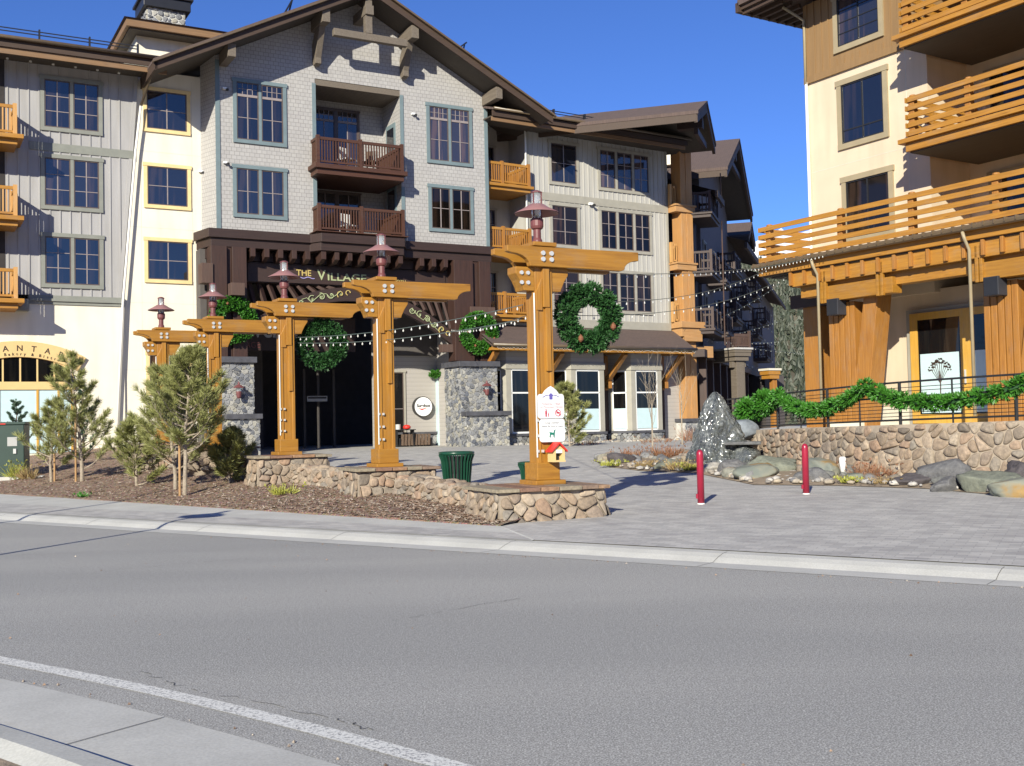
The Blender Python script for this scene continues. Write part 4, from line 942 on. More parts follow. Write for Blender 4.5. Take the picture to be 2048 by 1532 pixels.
# ----------------------------------------------------------------- shaded street front running back towards the hills (frame 17.6 degrees)
OT, AT = (9.405, 57.0, 0), az(17.6)
S1 = thing('street_building', 'long shaded village building with balconies and three roof gables', 'building', OT, AT)
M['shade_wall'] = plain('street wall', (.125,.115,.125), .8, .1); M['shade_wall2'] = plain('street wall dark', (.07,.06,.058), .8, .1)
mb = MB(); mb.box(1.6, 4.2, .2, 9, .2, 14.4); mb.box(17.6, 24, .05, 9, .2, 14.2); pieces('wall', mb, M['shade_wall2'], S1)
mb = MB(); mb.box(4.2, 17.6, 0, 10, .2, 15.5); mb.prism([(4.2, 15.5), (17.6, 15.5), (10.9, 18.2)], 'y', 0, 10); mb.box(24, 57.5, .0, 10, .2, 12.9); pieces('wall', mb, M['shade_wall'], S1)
def tgable(t0, tm, t1, zl, zt, o, back, par, nm='roof'):
    r_ = MB(); th = .16
    r_.prism([(t0, zl), (tm, zt), (t1, zl), (t1, zl-th), (tm, zt-th), (t0, zl-th)], 'y', -o, back); R_ = obj(nm, r_, M['roof'], par)
    s = (zt-zl)/(tm-t0)
    f_ = MB(); f_.prism([(t0+.05, zl-th), (tm, zt-th-.0), (t1-.05, zl-th), (t1-.05, zl-.55), (tm, zt-.6), (t0+.05, zl-.55)], 'y', -o+.05, -o+.2)
    f_.box(t0+.02, t0+.12, -o+.1, back, zl-.5, zl-th); obj('fascia', f_, M['fascia'], R_)
    q = MB(); q.prism([(t0+.2, zl-.3), (tm, zt-.3), (t1-.2, zl-.3), (t1-.2, zl-.4), (tm, zt-.4), (t0+.2, zl-.4)], 'y', -o+.2, back); obj('soffit', q, M['soffit'], R_)
    b_ = MB(); b_.box(tm-.25, tm+.25, -o+.25, 0, zt-1.35, zt-.8); b_.box(tm-3 if t1-t0 > 8 else tm-1.5, tm+3 if t1-t0 > 8 else tm+1.5, -o+.3, -o+.5, zt-2.0, zt-1.7); obj('gable_truss', b_, M['dark_timber_x'], R_)
tgable(-6.5, -3.0, .1, 15.95, 17.35, 1.5, 8.5, S1)
tgable(3.4, 10.6, 18.2, 15.45, 18.75, 1.7, 9, S1)
tgable(19.4, 21.8, 24.2, 14.3, 15.55, 1.3, 8, S1)
mb = MB(); mb.add([(.6,-1.4,13.6),(3.6,-1.4,13.6),(3.6,4,15.4),(.6,4,15.4)], [(0,1,2,3),(3,2,1,0)]); mb.add([(17,-1.3,13.5),(30,-1.3,13.3),(30,4,15),(17,4,15)], [(0,1,2,3),(3,2,1,0)]); mb.add([(30,-1.2,12.9),(57.6,-1.2,12.9),(57.6,4,14.6),(30,4,14.6)], [(0,1,2,3),(3,2,1,0)])
mb.box(.6, 3.6, -1.45, -1.3, 13.3, 13.62); mb.box(17, 30, -1.35, -1.2, 13.0, 13.4); mb.box(30, 57.6, -1.25, -1.1, 12.6, 12.92); pieces('eave', mb, M['fascia'], S1)
mb = MB(); mb.box(4, 5.2, 1.5, 3, 16, 18.0); mb.box(22, 26, .6, 2.5, 14.6, 15.4); pieces('roof_vent', mb, M['cream'], S1)
for i, (t0, t1) in enumerate(((.3, 3.6), (6.2, 9.2), (11.5, 15), (18.5, 22), (26, 30), (34, 38))):
    for z in ((12.5, 9.4, 6.4) if i == 0 else (9.6, 6.6) if i % 2 else (10.9, 7.9)):
        balcony(S1, t0, t1, -1.1, .0, z, 'dark_timber_x', 'dark_timber', 1.05, slab=.3, step=.22, over=.08)
for t0 in (5.0, 9.6, 15.4, 24.6, 27.6, 31.5, 40, 44.5, 49, 53):
    for z in (11.0, 8.0, 5.0):
        window(S1, t0, t0+1.25, z-.9, z+.8, -.0, 1, 2, 2, 'taupe' if t0 > 20 else 'sage', .12, 'glass_dark')
mb = MB()
for t0 in (1.5, 4.3, 7.5, 10.8, 14, 17.5, 24, 32, 40, 48): mb.box(t0-.2, t0+.2, -.5, -.1, .3, 4.9)
pieces('arcade_post', mb, M['dark_timber'], S1)
mb = MB(); mb.box(0, 57, -.62, 0, 4.9, 5.3); obj('arcade_beam', mb, M['dark_timber_x'], S1)
for t0 in (1.9, 5.2, 8.7, 12, 15.2, 20, 26): obj('shop_window', MB().box(t0, t0+1.8, -.03, .05, 1.1, 3.8), M['glass_shop'], S1)
mb = MB()
for z0, z1 in ((5.6, 12.3), (13.0, 14.9)): mb.tube([(2.4, -1.4, z0), (2.4, -1.4, z1)], .035, 6)
obj('downpipe', mb, M['brown_timber'], S1)
# free standing timber column with a slatted terrace on top
C1 = thing('timber_column', 'weathered grey brown column carrying a small slatted terrace behind the fountain', 'column', (12.45, 60.5, .6), az(62))
C1.scale = (.62, .62, .82)
obj('shaft', MB().box(-.48, .35, -.4, .4, .6, 5.2).box(.37, .5, -.35, .35, .6, 5.2), M['grey_timber'], C1, bevel=.02)
mb = MB(); mb.box(-.75, .75, -.6, 3, 5.15, 5.45); mb.box(-.9, .9, -.75, 3, 5.45, 5.7); mb.box(-.95, .95, -.8, 3, 5.7, 5.9); mb.box(-.8, -.48, -.25, .2, 4.7, 5.1); mb.box(.5, .72, -.25, .2, 4.75, 5.15); obj('entablature', mb, M['grey_timber'], C1, bevel=.015)
obj('cap', MB().box(-1.05, 1.05, -.9, 3, 5.9, 6.02), M['lampwhite'], C1)
b_ = MB(); b_.box(-.85, .85, -.72, -.62, 6.75, 6.95); b_.box(-.85, .85, -.72, -.65, 6.1, 6.2)
for i in range(12): b_.box(-.82+i*.13, -.76+i*.13, -.7, -.65, 6.2, 6.75)
b_.box(.7, .9, -.78, -.58, 6.02, 7.15)
for i in range(16): b_.box(.8, .85, -.5+i*.2, -.44+i*.2, 6.1, 6.8)
b_.box(.78, .87, -.6, 2.8, 6.75, 6.9); obj('slatted_railing', b_, M['brown_timber'], C1)
obj('base', MB().box(-.7, .7, -.6, .6, 0, .65), M['cap'], C1)
C2 = thing('entry_column', 'red brown timber column with a stepped pale cap at the far end of the village street', 'column', (18.9, 80, .6), az(62))
C2.scale = (.68, .68, 1)
obj('shaft', MB().box(-.1, .22, -.25, .25, .3, 3.9).box(.3, .5, -.25, .25, .3, 3.9), M['orange_z'], C2)
mb = MB(); mb.box(-.7, .6, -.5, .8, 3.9, 4.2); mb.box(-.85, .7, -.6, .9, 4.2, 4.5); obj('entablature', mb, M['orange_x'], C2)
obj('cap', MB().box(-.95, .8, -.7, 1, 4.5, 4.65), M['cream_shade'], C2)
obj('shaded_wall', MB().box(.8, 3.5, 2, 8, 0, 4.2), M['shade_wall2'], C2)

# ----------------------------------------------------------------- cream building on the right (local x runs towards the camera, y into the building)
OQ = (9.82, 35.6, 0); AQ = az(180-31.5)      # x axis: back towards the camera along the front
Q = thing('balcony_building', 'cream stucco building with brown boarded top storey and orange timber balconies', 'building', OQ, AQ)
mb = MB(); mb.prism([(0, 0), (4.65, 0), (4.65, 1.8), (14, 1.8), (14, 9), (0, 9)], 'z', 5.2, 12.55); mb.prism([(2.15, .25), (14, .25), (14, 8), (2.15, 8)], 'z', 1.2, 5.3); obj('stucco_wall', mb, M['cream_warm'], Q)
mb = MB(); mb.prism([(0, -.04), (4.68, -.04), (4.68, 1.8), (14, 1.8), (14, 9), (0, 9)], 'z', 12.55, 15.1); mb.box(-.02, 4.7, -.08, -.04, 12.5, 12.72); ub = obj('upper_wall', mb, M['brown_board'], Q)
mb = MB(); battens(mb, .1, 4.6, 12.72, 15.1, -.04, .3, [(1.28, 3.3, 12.95, 16.5)]); obj('batten', mb, M['brown_board'], ub)
mb = MB()
for z in (9.58, 6.9): mb.box(0, 4.65, -.004, 0, z-.008, z+.008)
mb.box(3.9, 3.916, -.004, 0, 6, 12.5); pieces('control_joint', mb, M['cream_shade'], Q)
window(Q, 1.28, 3.22, 13.12, 14.98, -.04, 1, 2, 4, 'olive_tan', .17, 'glass', 'black')
window(Q, 1.30, 3.26, 10.04, 12.24, 0, 1, 2, 1, 'olive_tan', .17, 'glass', 'black'); 
window(Q, 1.38, 3.36, 7.04, 9.16, 0, 1, 2, 1, 'olive_tan', .17, 'glass_dark', 'black')
for z in (10.62,): obj('muntin', MB().box(1.5, 3.05, -.03, -.005, z-.02, z+.02), M['black'], Q)
for zf in (12.42, 9.42, 6.4): window(Q, 5.3, 9.2, zf+.05, zf+2.3, 1.8, 3, 1, 1, 'olive_tan', .15, 'glass_dark', 'black', name='balcony_door')
mb = MB(); mb.tube([(.08, -.08, 1.6), (.08, -.08, 12.55)], .05, 8); obj('downpipe', mb, M['conduit'], Q, smooth=True)
mb = MB(); mb.tube([(.08, -.1, 12.5), (.08, -.1, 14.6), (-.25, -.7, 15.05)], .05, 8); obj('downpipe', mb, M['olive_tan'], Q, smooth=True)
q_ = MB(); q_.box(-1.4, 14, -1.6, 9, 15.32, 15.5); r5 = obj('roof', q_, M['roof'], Q)
q_ = MB(); q_.box(-1.35, 14, -1.5, 0, 15.18, 15.32)
for i in range(26): q_.box(-1.42, -.02, -1.4+i*.4, -1.3+i*.4, 15.05, 15.19)
q_.box(-1.5, -1.35, -1.6, 9, 15.1, 15.42); obj('rafter_tail', q_, M['fascia'], r5)
# horizontally slatted balconies
def slat_balcony(u0, u1, v0, zf, posts, h=1.12, n=5, vback=0, left=True, wrap=None):
    d = MB(); d.box(u0-.25, u1, v0-.2, vback, zf-.13, zf); d.box(u0-.08, u1, v0-.08, vback, zf-.36, zf-.13); o = obj('balcony', d, M['orange_x'], Q, bevel=.01)
    obj('balcony_underside', MB().box(u0, u1-.02, v0+.02, vback, zf-.40, zf-.362), M['soffit'], o)  # dark sheet, deepens the shade below the balcony by colour
    p = MB()
    for u in posts:
        p.box(u-.09, u+.09, v0-.02, v0+.16, zf, zf+h+.06); p.lathe([(.0,0),(.10,.0),(.10,.04),(.07,.06),(0,.065)], 8, (u, v0+.07, zf+h+.06))
    if left: p.box(u0-.02, u0+.14, vback-.3, vback-.12, zf, zf+h+.1)
    pieces('post', p, M['orange_z'], o, bevel=.012)
    r = MB()
    for k in range(n):
        z = zf+.14+(h-.16)*k/(n-1)
        r.box(u0+.02, u1, v0-.07, v0-.03, z-.07, z+.07)
        if left: r.box(u0-.07, u0-.03, v0-.07, vback-.1, z-.07, z+.07)
    r.box(u0-.05, u1, v0-.09, v0+.1, zf+h+.0, zf+h+.05) if n < 5 else None
    obj('rail_boards', r, M['orange_x'], o)
    return o
slat_balcony(4.95, 14, -1.25, 9.42, [5.05, 6.85, 8.9, 11], vback=1.8)
slat_balcony(4.85, 14, -1.25, 12.42, [4.95, 6.85, 8.9, 11], vback=1.8)
# wrap-around deck over the arcade
slat_balcony(.05, 14, -2.25, 6.45, [.35, 3.22, 5.7, 8.25, 10.8], h=1.12, vback=3.5)
mb = MB(); mb.box(.3, 14, -2.1, .2, 6.0, 6.12); obj('deck_underside', mb, M['soffit'], Q)  # dark colour stands in for shade under the deck
mb = MB(); mb.box(1.15, 14, -2.2, -2.05, 5.62, 6.08); mb.box(1.35, 14, -1.95, -1.6, 5.28, 5.78); mb.box(1.15, 1.3, -2.2, 3, 5.62, 6.05)
pieces('deck_beam', mb, M['orange_x'], Q, bevel=.012)
mb = MB()
for i in range(22): u = 1.25+i*.55; mb.box(u-.045, u+.045, -2.3, -2.2, 5.66, 6.06)
pieces('joist_end', mb, M['orange_z'], Q, bevel=.008)
mb = MB(); mb.tube([(-.1, -2.5, 6.38), (14, -2.5, 6.38)], .08, 8)
for i in range(46): u = i*.3; mb.box(u-.012, u+.012, -2.60, -2.40, 6.36, 6.47)
obj('gutter', mb, M['gutter'], Q)
for u in (2.33, 7.45):
    mb = MB(); mb.tube([(u, -2.5, 6.3), (u+.05, -2.5, 6.1), (u+.02, -2.28, 5.85), (u+.02, -2.28, 1.6)], .045, 8); obj('downpipe', mb, M['olive_tan'], Q, smooth=True)
# arcade: tapered timber piers with raking struts
for u in (2.3, 7.5, 12.2):
    mb = MB(); mb.box(u+.05, u+.95, -1.75, -1.0, 1.3, 5.0)
    for k in range(5): mb.box(u+k*.2, u+k*.2+.17, -1.82+.0, -1.75, 1.3, 5.0)
    p_ = obj('timber_pier', mb, M['orange_z'], Q, bevel=.012)
    mb = MB(); mb.prism([(u+.98, 1.3), (u+1.25, 1.3), (u+1.85, 5.3), (u+1.35, 5.3), (u+.98, 3.0)], 'y', -1.8, -1.2); obj('raking_strut', mb, M['orange_z'], p_, bevel=.012)
    mb = MB(); mb.box(u-.15, u+2.6, -2.12, -1.72, 5.05, 5.5)
    for q in (.05, .18, 2.1, 2.25): mb.box(u+q, u+q+.09, -2.2, -2.1, 5.0, 5.95)
    pieces('bracket_beam', mb, M['honey_x'], p_, bevel=.012)
    sp = thing('loudspeaker', 'dark box loudspeaker hung on the timber pier ' + {2.3: 'nearest the arcade corner', 7.5: 'beside the yellow framed doors', 12.2: 'at the far right end of the arcade'}[u], 'loudspeaker', gp(u+.28, -1.95, 4.62, OQ, AQ), AQ, 'arcade loudspeakers')
    obj('cabinet', MB().box(0, .42, -.25, .12, 0, .48), M['speaker'], sp, bevel=.01); obj('grille', MB().box(.02, .40, -.262, -.25, .02, .46), M['black'], sp); obj('bracket', MB().box(.15, .27, -.1, .0, .48, .6), M['black'], sp)
mb = MB(); mb.box(-.25, .45, -.2, 1.1, 1.2, 5.4); pieces('timber_pier', mb, M['orange_z'], Q, bevel=.012)
mb = MB(); mb.box(-.6, 1.5, -.4, 3.2, 5.2, 5.62); pieces('deck_beam', mb, M['dark_timber_x'], Q)
# doors
dg_ = MB(); dg_.box(3.55, 7.3, .10, .25, 1.35, 4.75); D = obj('door_surround', dg_, M['taupe'], Q)
mb = MB()
for a, b in ((3.72, 3.98), (5.42, 5.78), (6.98, 7.2)): mb.box(a, b, .02, .10, 1.4, 4.62)
mb.box(3.72, 7.2, .021, .10, 4.42, 4.63); mb.box(3.72, 7.2, .021, .10, 1.4, 1.66); obj('door_frame', mb, M['yellowdoor'], D)
mb = MB(); mb.box(3.9, 7.0, .05, .09, 1.6, 4.45); obj('glass_pane', mb, M['glass_shop'], D)
mb = MB(); mb.box(4.05, 5.35, .035, .048, 1.7, 3.42); mb.box(5.85, 6.6, .035, .048, 1.7, 3.42); pieces('frosted_film', mb, M['film'], D)
mb = MB(); rg = random.Random(4); mb.tube([(4.7, .03, 1.9), (4.72, .03, 2.6), (4.7, .03, 2.9)], .02, 5)
for k in range(9):
    a = -1.1+k*.275; ex, ez = 4.7+.33*math.sin(a), 2.78+.42*math.cos(a); mb.tube([(4.71, .03, 2.55), (ex, .03, ez)], .008, 4)
    for q in range(9): x, z = ex+rg.uniform(-.09, .09), ez+rg.uniform(-.06, .06); mb.add([(x-.035, .028, z), (x, .028, z-.02), (x+.035, .028, z), (x, .028, z+.025)], [(0,1,2,3)])
obj('tree_decal', mb, M['ink'], D)
obj('handle', MB().box(5.56, 5.6, -.04, .0, 2.5, 2.9), M['metal'], D)
mb = MB(); mb.box(2.2, 14, .16, .25, 1.2, 1.9); mb.box(2.3, 3.5, -1.9, -.9, 1.2, 1.5); obj('stone_plinth', mb, M['cream_shade'], Q)
# things standing on the balconies
mb = MB(); mb.box(3.5, 3.9, 0, .35, 6.5, 6.9)

# ----------------------------------------------------------------- right: terrace, retaining wall, railing, garland
RW = [(6.15, 32.2), (6.62, 30.27), (7.25, 27.2), (7.99, 24.6), (8.9, 22.9), (10.1, 21.5), (12.0, 20.0), (14.5, 18.6)]
def smooth_line(P, n=10):
    out = []
    for i in range(len(P)-1):
        p0 = Vector(P[max(i-1, 0)]); p1 = Vector(P[i]); p2 = Vector(P[i+1]); p3 = Vector(P[min(i+2, len(P)-1)])
        for k in range(n):
            t_ = k/n; out.append(.5*((2*p1)+(p2-p0)*t_+(2*p0-5*p1+4*p2-p3)*t_*t_+(3*p1-p0-3*p2+p3)*t_**3))
    out.append(Vector(P[-1])); return out
RL = smooth_line([(*p, 0) for p in RW]); cum = [0]
for a, b in zip(RL, RL[1:]): cum.append(cum[-1]+(b-a).length)
RLEN = cum[-1]
def on_line(s):
    s = max(0, min(s, RLEN-1e-4)); i = max(k for k in range(len(cum)-1) if cum[k] <= s)
    d = (RL[i+1]-RL[i]).normalized(); p = RL[i]+d*(s-cum[i]); return p, d
def wtop(s): return 1.30 + .24*min(1, s/14)
def wmap(a, b, h):
    p, d = on_line(a); nn = Vector((d.y, -d.x, 0))
    if nn.x > 0: nn = -nn
    zb = .05; return Vector((p.x, p.y, zb + b*(wtop(a)-zb)/1.5)) + nn*(h+.12*(1-b/1.5))
rw = thing('retaining_wall', 'curved river rock retaining wall under the black railing and garland', 'wall', (0,0,0))
mb = MB(); n = 60
for i in range(n+1):
    s = RLEN*i/n; a = wmap(s, 0, .012); b = wmap(s, 1.5, .012); p, d = on_line(s); nn = Vector((-d.y, d.x, 0)); nn = nn if nn.x > 0 else -nn
    mb.v += [tuple(a), tuple(b), tuple(b+nn*.4), tuple(a+nn*.4)]
for i in range(n):
    k = i*4
    for q in range(4): mb.f.append((k+q, k+(q+1) % 4, k+4+(q+1) % 4, k+4+q))
mb.f.append((0,1,2,3))
obj('mortar_core', mb, M['mortar'], rw)
obj('stone_facing', stones(MB(), RLEN, 1.5, .185, wmap, .07, 17, 1.2, gap=.007, drop=.3, jit=.48), M['river'], rw)
tp = MB()
P = [on_line(RLEN*i/30) for i in range(31)]
tp.v = [(p.x, p.y, wtop(RLEN*i/30)-.03) for i, (p, d) in enumerate(P)] + [(p.x+9+8*(i/30), p.y+22-12*(i/30), 1.34) for i, (p, d) in enumerate(P)]
tp.f = [(i, i+1, i+32, i+31) for i in range(30)]
obj('terrace_floor', tp, M['concrete'], kind='structure')
rl = thing('terrace_railing', 'black metal terrace railing with thin horizontal cables on the rock wall', 'railing', (0,0,0))
def rz(s): return wtop(s)
def rp(s, h, off=.15):
    p, d = on_line(s); nn = Vector((-d.y, d.x, 0)); nn = nn if nn.x > 0 else -nn
    return Vector((p.x, p.y, rz(s)+h)) + nn*off
top_, cab = MB(), MB(); S_ = [RLEN*i/60 for i in range(61)]
for h in (.92, .60, .10): top_.tube([rp(s, h) for s in S_], .022, 6)
for h in (.18, .26, .34, .42, .50, .72, .80): cab.tube([rp(s, h) for s in S_], .008, 4)
k = 0; s = .5
while s < RLEN:
    p = MB(); w_ = .055 if k % 2 == 0 else .03; a = rp(s, 0); p.box(a.x-w_/2, a.x+w_/2, a.y-w_/2, a.y+w_/2, a.z-.02, a.z+.94); obj('post', p, M['black'], rl); s += 1.35; k += 1
obj('handrail', top_, M['black'], rl); obj('cable', cab, M['black'], rl)

def sprig(mb, c, d, L, w_, rg, n=7, spread=.9):
    """a tuft of n needles or leaves from point c about direction d"""
    d = Vector(d).normalized(); a = d.orthogonal().normalized(); b = d.cross(a)
    for _ in range(n):
        t_ = rg.uniform(0, 6.283); q = rg.uniform(.2, spread); v = (d + (a*math.cos(t_)+b*math.sin(t_))*q).normalized()
        s = v.cross(Vector((rg.uniform(-1,1), rg.uniform(-1,1), rg.uniform(-1,1)))).normalized()*w_*.5; l = L*rg.uniform(.7, 1.15); e = c + v*l; m_ = c + v*l*.55
        mb.add([c-s*.5, m_-s, e, m_+s, c+s*.5], [(0,1,2,3,4)])
def rope_foliage(mb, pts, r, dens, L, w_, rg):
    for a, b in zip(pts, pts[1:]):
        ln = (b-a).length; d = (b-a).normalized(); u = d.orthogonal().normalized(); v = d.cross(u)
        for _ in range(int(dens*ln)):
            p = a + (b-a)*rg.random(); t_ = rg.uniform(0, 6.283); o = u*math.cos(t_)+v*math.sin(t_); q = r*rg.uniform(.25, 1)*(1+.25*noise.noise(p*3))
            sprig(mb, p+o*q*.75, o+d*rg.uniform(-.5, .5), L, w_, rg, 6)
rg = random.Random(12)
gl_ = thing('garland', 'thick green evergreen garland draped in swags along the terrace railing', 'garland', (0,0,0))
gs = MB(); peaks = [.2, 3.4, 7.6, 11.9, 16.2]; P = []
for k in range(81):
    s = 1.35+(RLEN-1.8)*k/80
    i = max([q for q in range(len(peaks)) if peaks[q] <= s] or [0]); a = peaks[i]; b = peaks[i+1] if i+1 < len(peaks) else a+4.2
    t_ = (s-a)/(b-a); h = .95 - .52*(1-(2*t_-1)**2)**.8 if 0 <= t_ <= 1 else .9
    P.append(rp(s, h, .07))
core = MB(); core.tube(P, .06, 6); rope_foliage(gs, P, .17, 190, .13, .035, rg)
obj('sprays', gs, M['garland'], gl_); obj('wire_core', core, M['wreath'], gl_)
for i, (s, h, rad, lab) in enumerate(((1.5, .55, .36, 'bushy bunch of evergreen where the garland starts beside the fountain'), (2.5, .75, .30, 'smaller bunch of evergreen on the railing behind the fountain boulder'))):
    g1 = MB(); c = rp(s, h, .1)
    for _ in range(420):
        v = Vector((rg.gauss(0,1), rg.gauss(0,1), rg.gauss(0,1))).normalized()*rad*rg.uniform(.3, 1); sprig(g1, c+Vector((v.x, v.y, v.z*.9)), v, .15, .04, rg, 6)
    tag(obj('evergreen_bunch', g1, M['garland']), lab, 'foliage', 'evergreen bunches on the railing')

# ----------------------------------------------------------------- planting bed, boulders and fountain
bd_ = [(2.45,34.1),(2.7,31),(3.35,29.1),(4.56,27.55),(4.9,25.5),(5.1,23.5),(6.6,22.6),(7.9,21.2),(8.7,18.7),(11.5,16.6),(16,14.5)]
bk = [(3.2,35.8),(4.2,35.6),(5.2,34.6),(5.9,33),(6.4,31),(6.9,28.5),(7.7,26),(8.6,24),(9.6,22.6),(12,20.5),(17,17)]
mb = MB()
for i in range(len(bd_)):
    a, b = Vector(bd_[i]), Vector(bk[i])
    for k in range(6): p = a+(b-a)*k/5; mb.v.append((p.x, p.y, ground_z(p.x, p.y)+.012+.10*math.sin(k/5*math.pi)+(.0 if k == 0 else .02*noise.noise(Vector((p.x*2, p.y*2, 0))))))
for i in range(len(bd_)-1):
    for k in range(5): q = i*6+k; mb.f.append((q, q+1, q+7, q+6))
obj('planting_bed_ground', mb, M['dirt'], kind='structure', smooth=True)
def rock(mb, c, r, seed, n=3, amp=.28, flat=0):
    bm = bmesh.new(); bmesh.ops.create_icosphere(bm, subdivisions=n, radius=1); q_r = random.Random(int(seed*977)); cuts = [(Vector((q_r.gauss(0,1), q_r.gauss(0,1), q_r.gauss(.3,1))).normalized(), q_r.uniform(.62,.9)) for _ in range(7 if n > 2 else 2)]
    rz_ = seed*1.7; ca, sa = math.cos(rz_), math.sin(rz_)
    for v in bm.verts:
        q = v.co.copy(); f = 1 + amp*noise.fractal(q*1.1+Vector((seed*3.1, seed, 0)), 1, 2, 4) + .10*abs(noise.noise(q*2.7+Vector((seed, 5, 1))))
        q *= f; f = 1
        for pn, pd in cuts:
            e_ = q.dot(pn)-pd
            if e_ > 0: q -= pn*e_*.85
        q = Vector((q.x*f*r[0], q.y*f*r[1], max(q.z*f, -.6)*r[2])); v.co = Vector((q.x*ca-q.y*sa, q.x*sa+q.y*ca, q.z))+Vector(c)
    n0 = len(mb.v); mb.v += [tuple(v.co) for v in bm.verts]; mb.f += [tuple(v.index+n0 for v in f.verts) for f in bm.faces]; bm.free(); return mb
BO = [(4.75,29.9,(.34,.26,.24),'boulder_tan','small tan stone at the foot of the fountain spire on its left'),
 (3.15,31.9,(.50,.34,.30),'boulder_dark','purple brown boulder among dry grass at the left end of the planting bed'),
 (4.1,29.3,(.55,.32,.20),'boulder_green','flat grey green slab at the bed edge left of the fountain'),
 (4.2,31.2,(.28,.24,.22),'boulder_grey','rounded grey stone behind the flat slab left of the fountain'),
 (5.35,27.2,(.42,.34,.26),'boulder_grey','wet grey stone in front of the fountain basin'),
 (5.55,25.3,(.75,.5,.30),'boulder_rust','rust stained boulder beside the nearer red bollard'),
 (6.25,26.4,(.62,.45,.36),'boulder_green','tall greenish boulder against the wall behind the rust stained one'),
 (6.9,24.9,(.75,.42,.36),'boulder_rust','dark boulder with an ochre flank behind the farther red bollard'),
 (6.5,23.9,(.45,.33,.22),'boulder_grey','grey stone to the right of the rust stained boulder'),
 (7.15,23.2,(.42,.30,.18),'boulder_green','low pale green stone in front of the dry shrub'),
 (8.05,21.95,(.65,.40,.20),'boulder_dark','long low charcoal boulder lying at the paving edge'),
 (8.45,21.75,(.60,.46,.42),'boulder_grey','big smooth dark grey boulder leaning on the rock wall'),
 (8.1,20.65,(.42,.28,.20),'boulder_grey','flat grey rock below the big smooth boulder'),
 (8.65,20.0,(.70,.46,.30),'boulder_green','large pale green boulder right of the big smooth one'),
 (9.4,20.3,(.52,.44,.40),'boulder_dark','angular dark boulder against the wall near the picture edge'),
 (8.95,19.0,(.66,.42,.28),'boulder_rust','ochre and green boulder nearest the right edge of the bed'),
 (10.9,18.5,(.6,.4,.3),'boulder_grey','grey boulder beyond the ochre and green one')]
for i, (x, y, r_, mm, lab) in enumerate(BO):
    tag(obj('boulder', rock(MB(), (x, y, ground_z(x, y)+r_[2]*.4), (r_[0]*.92, r_[1]*.92, r_[2]*.95), i+1.3, 4, .34), M[mm], smooth=True), lab, 'boulder', 'boulders along the rock wall')
mb = MB(); rg = random.Random(21)
for _ in range(420):
    i = rg.randrange(len(bd_)-1); a = Vector(bd_[i]).lerp(Vector(bd_[i+1]), rg.random()); b = Vector(bk[i]).lerp(Vector(bk[i+1]), rg.random()); p = a.lerp(b, rg.random()**1.6*.9+.02)
    r_ = rg.uniform(.03, .11); rock(mb, (p.x, p.y, ground_z(p.x, p.y)+.05+r_*.3), (r_*1.3, r_, r_*.7), rg.random()*20, 1, .2)
obj('pebbles', mb, M['pebble'], kind='stuff', smooth=True)
mb = MB(); rg = random.Random(22)
for _ in range(95):
    i = rg.randrange(len(bd_)-2); a = Vector(bd_[i]).lerp(Vector(bd_[i+1]), rg.random()); b = Vector(bk[i]).lerp(Vector(bk[i+1]), rg.random()); p = a.lerp(b, rg.uniform(.08, .95)); r_ = rg.uniform(.10, .23)
    rock(mb, (p.x, p.y, ground_z(p.x, p.y)+.06+r_*.25), (r_*1.4, r_, r_*.75), rg.random()*30, 3, .35)
obj('cobbles', mb, stone_mat('mixed cobbles', [(.15,.155,.16), (.26,.26,.22), (.33,.27,.19), (.20,.21,.23), (.38,.36,.32), (.24,.17,.12)], 12, bs=.9), kind='stuff', smooth=True)
# fountain spire
ft = thing('fountain', 'tall wet pointed rock spire with water running down beside a stone ledge', 'fountain', (5.35, 29.2, .25))
bm = bmesh.new(); bmesh.ops.create_icosphere(bm, subdivisions=6, radius=1)
for v in bm.verts:
    q = v.co.copy(); h = (q.z+1)/2; a = math.atan2(q.y, q.x); rr = Vector((math.cos(a), math.sin(a)))
    rad = (.10+.62*(1-h)**.75)*math.sqrt(max(0, 1-q.z**10)); right = max(0, rr.x)*.30*(1-h)**1.4
    fz = Vector((rr.x*1.1, rr.y*1.1, h*3.0+3)); f = 1+.20*noise.fractal(fz, 1, 2.1, 4)+.22*(abs(noise.noise(fz*2.3))-.3)+.14*abs(noise.noise(fz*5))+.08*noise.noise(fz*12)
    v.co = Vector((rr.x*(rad+right)*f*1.17+.10*(h-.3)-.02, rr.y*rad*f*.8, h*2.27-.15+.05*noise.noise(Vector((a*2, h*6, 1)))))
me = bpy.data.meshes.new('spire'); bm.to_mesh(me); bm.free(); me.materials.append(M['wetrock'])
obj('spire', me, None, ft, smooth=True)
obj('ledge_slab', MB().prism([(.12,-.62),(1.05,-.75),(1.2,-.1),(.3,.1)], 'z', .72, .80), M['boulder_grey'], ft, bevel=.02)
obj('back_rock', rock(MB(), (.72, .2, .25), (.42, .42, .55), 4.4, 4, .4), M['wetrock'], ft, smooth=True)
obj('under_rock', rock(MB(), (.72, -.30, .28), (.46, .34, .52), 6.2, 4, .4), M['wetrock'], ft, smooth=True)
tag(obj('carved_boulder', rock(MB(), (6.35, 30.4, 1.30), (.46, .42, .40), 9.1, 4, .12), M['boulder_blue'], smooth=True), 'rounded blue grey boulder sitting on top of the wall end beside the fountain', 'boulder')
mb = MB(); rg = random.Random(31)
for k in range(46):
    h = rg.random(); r_ = rg.uniform(.10, .2); rock(mb, (6.05+rg.uniform(-.35, .35), 29.5+rg.uniform(-.3, .3)-(1-h)*.3, .35+h*.85), (r_*1.3, r_, r_*.6), k*.7, 2, .25)
tag(obj('rock_pile', mb, M['pebble'], smooth=True), 'stacked wet river cobbles tumbling down below the rounded wall end boulder', 'rocks')
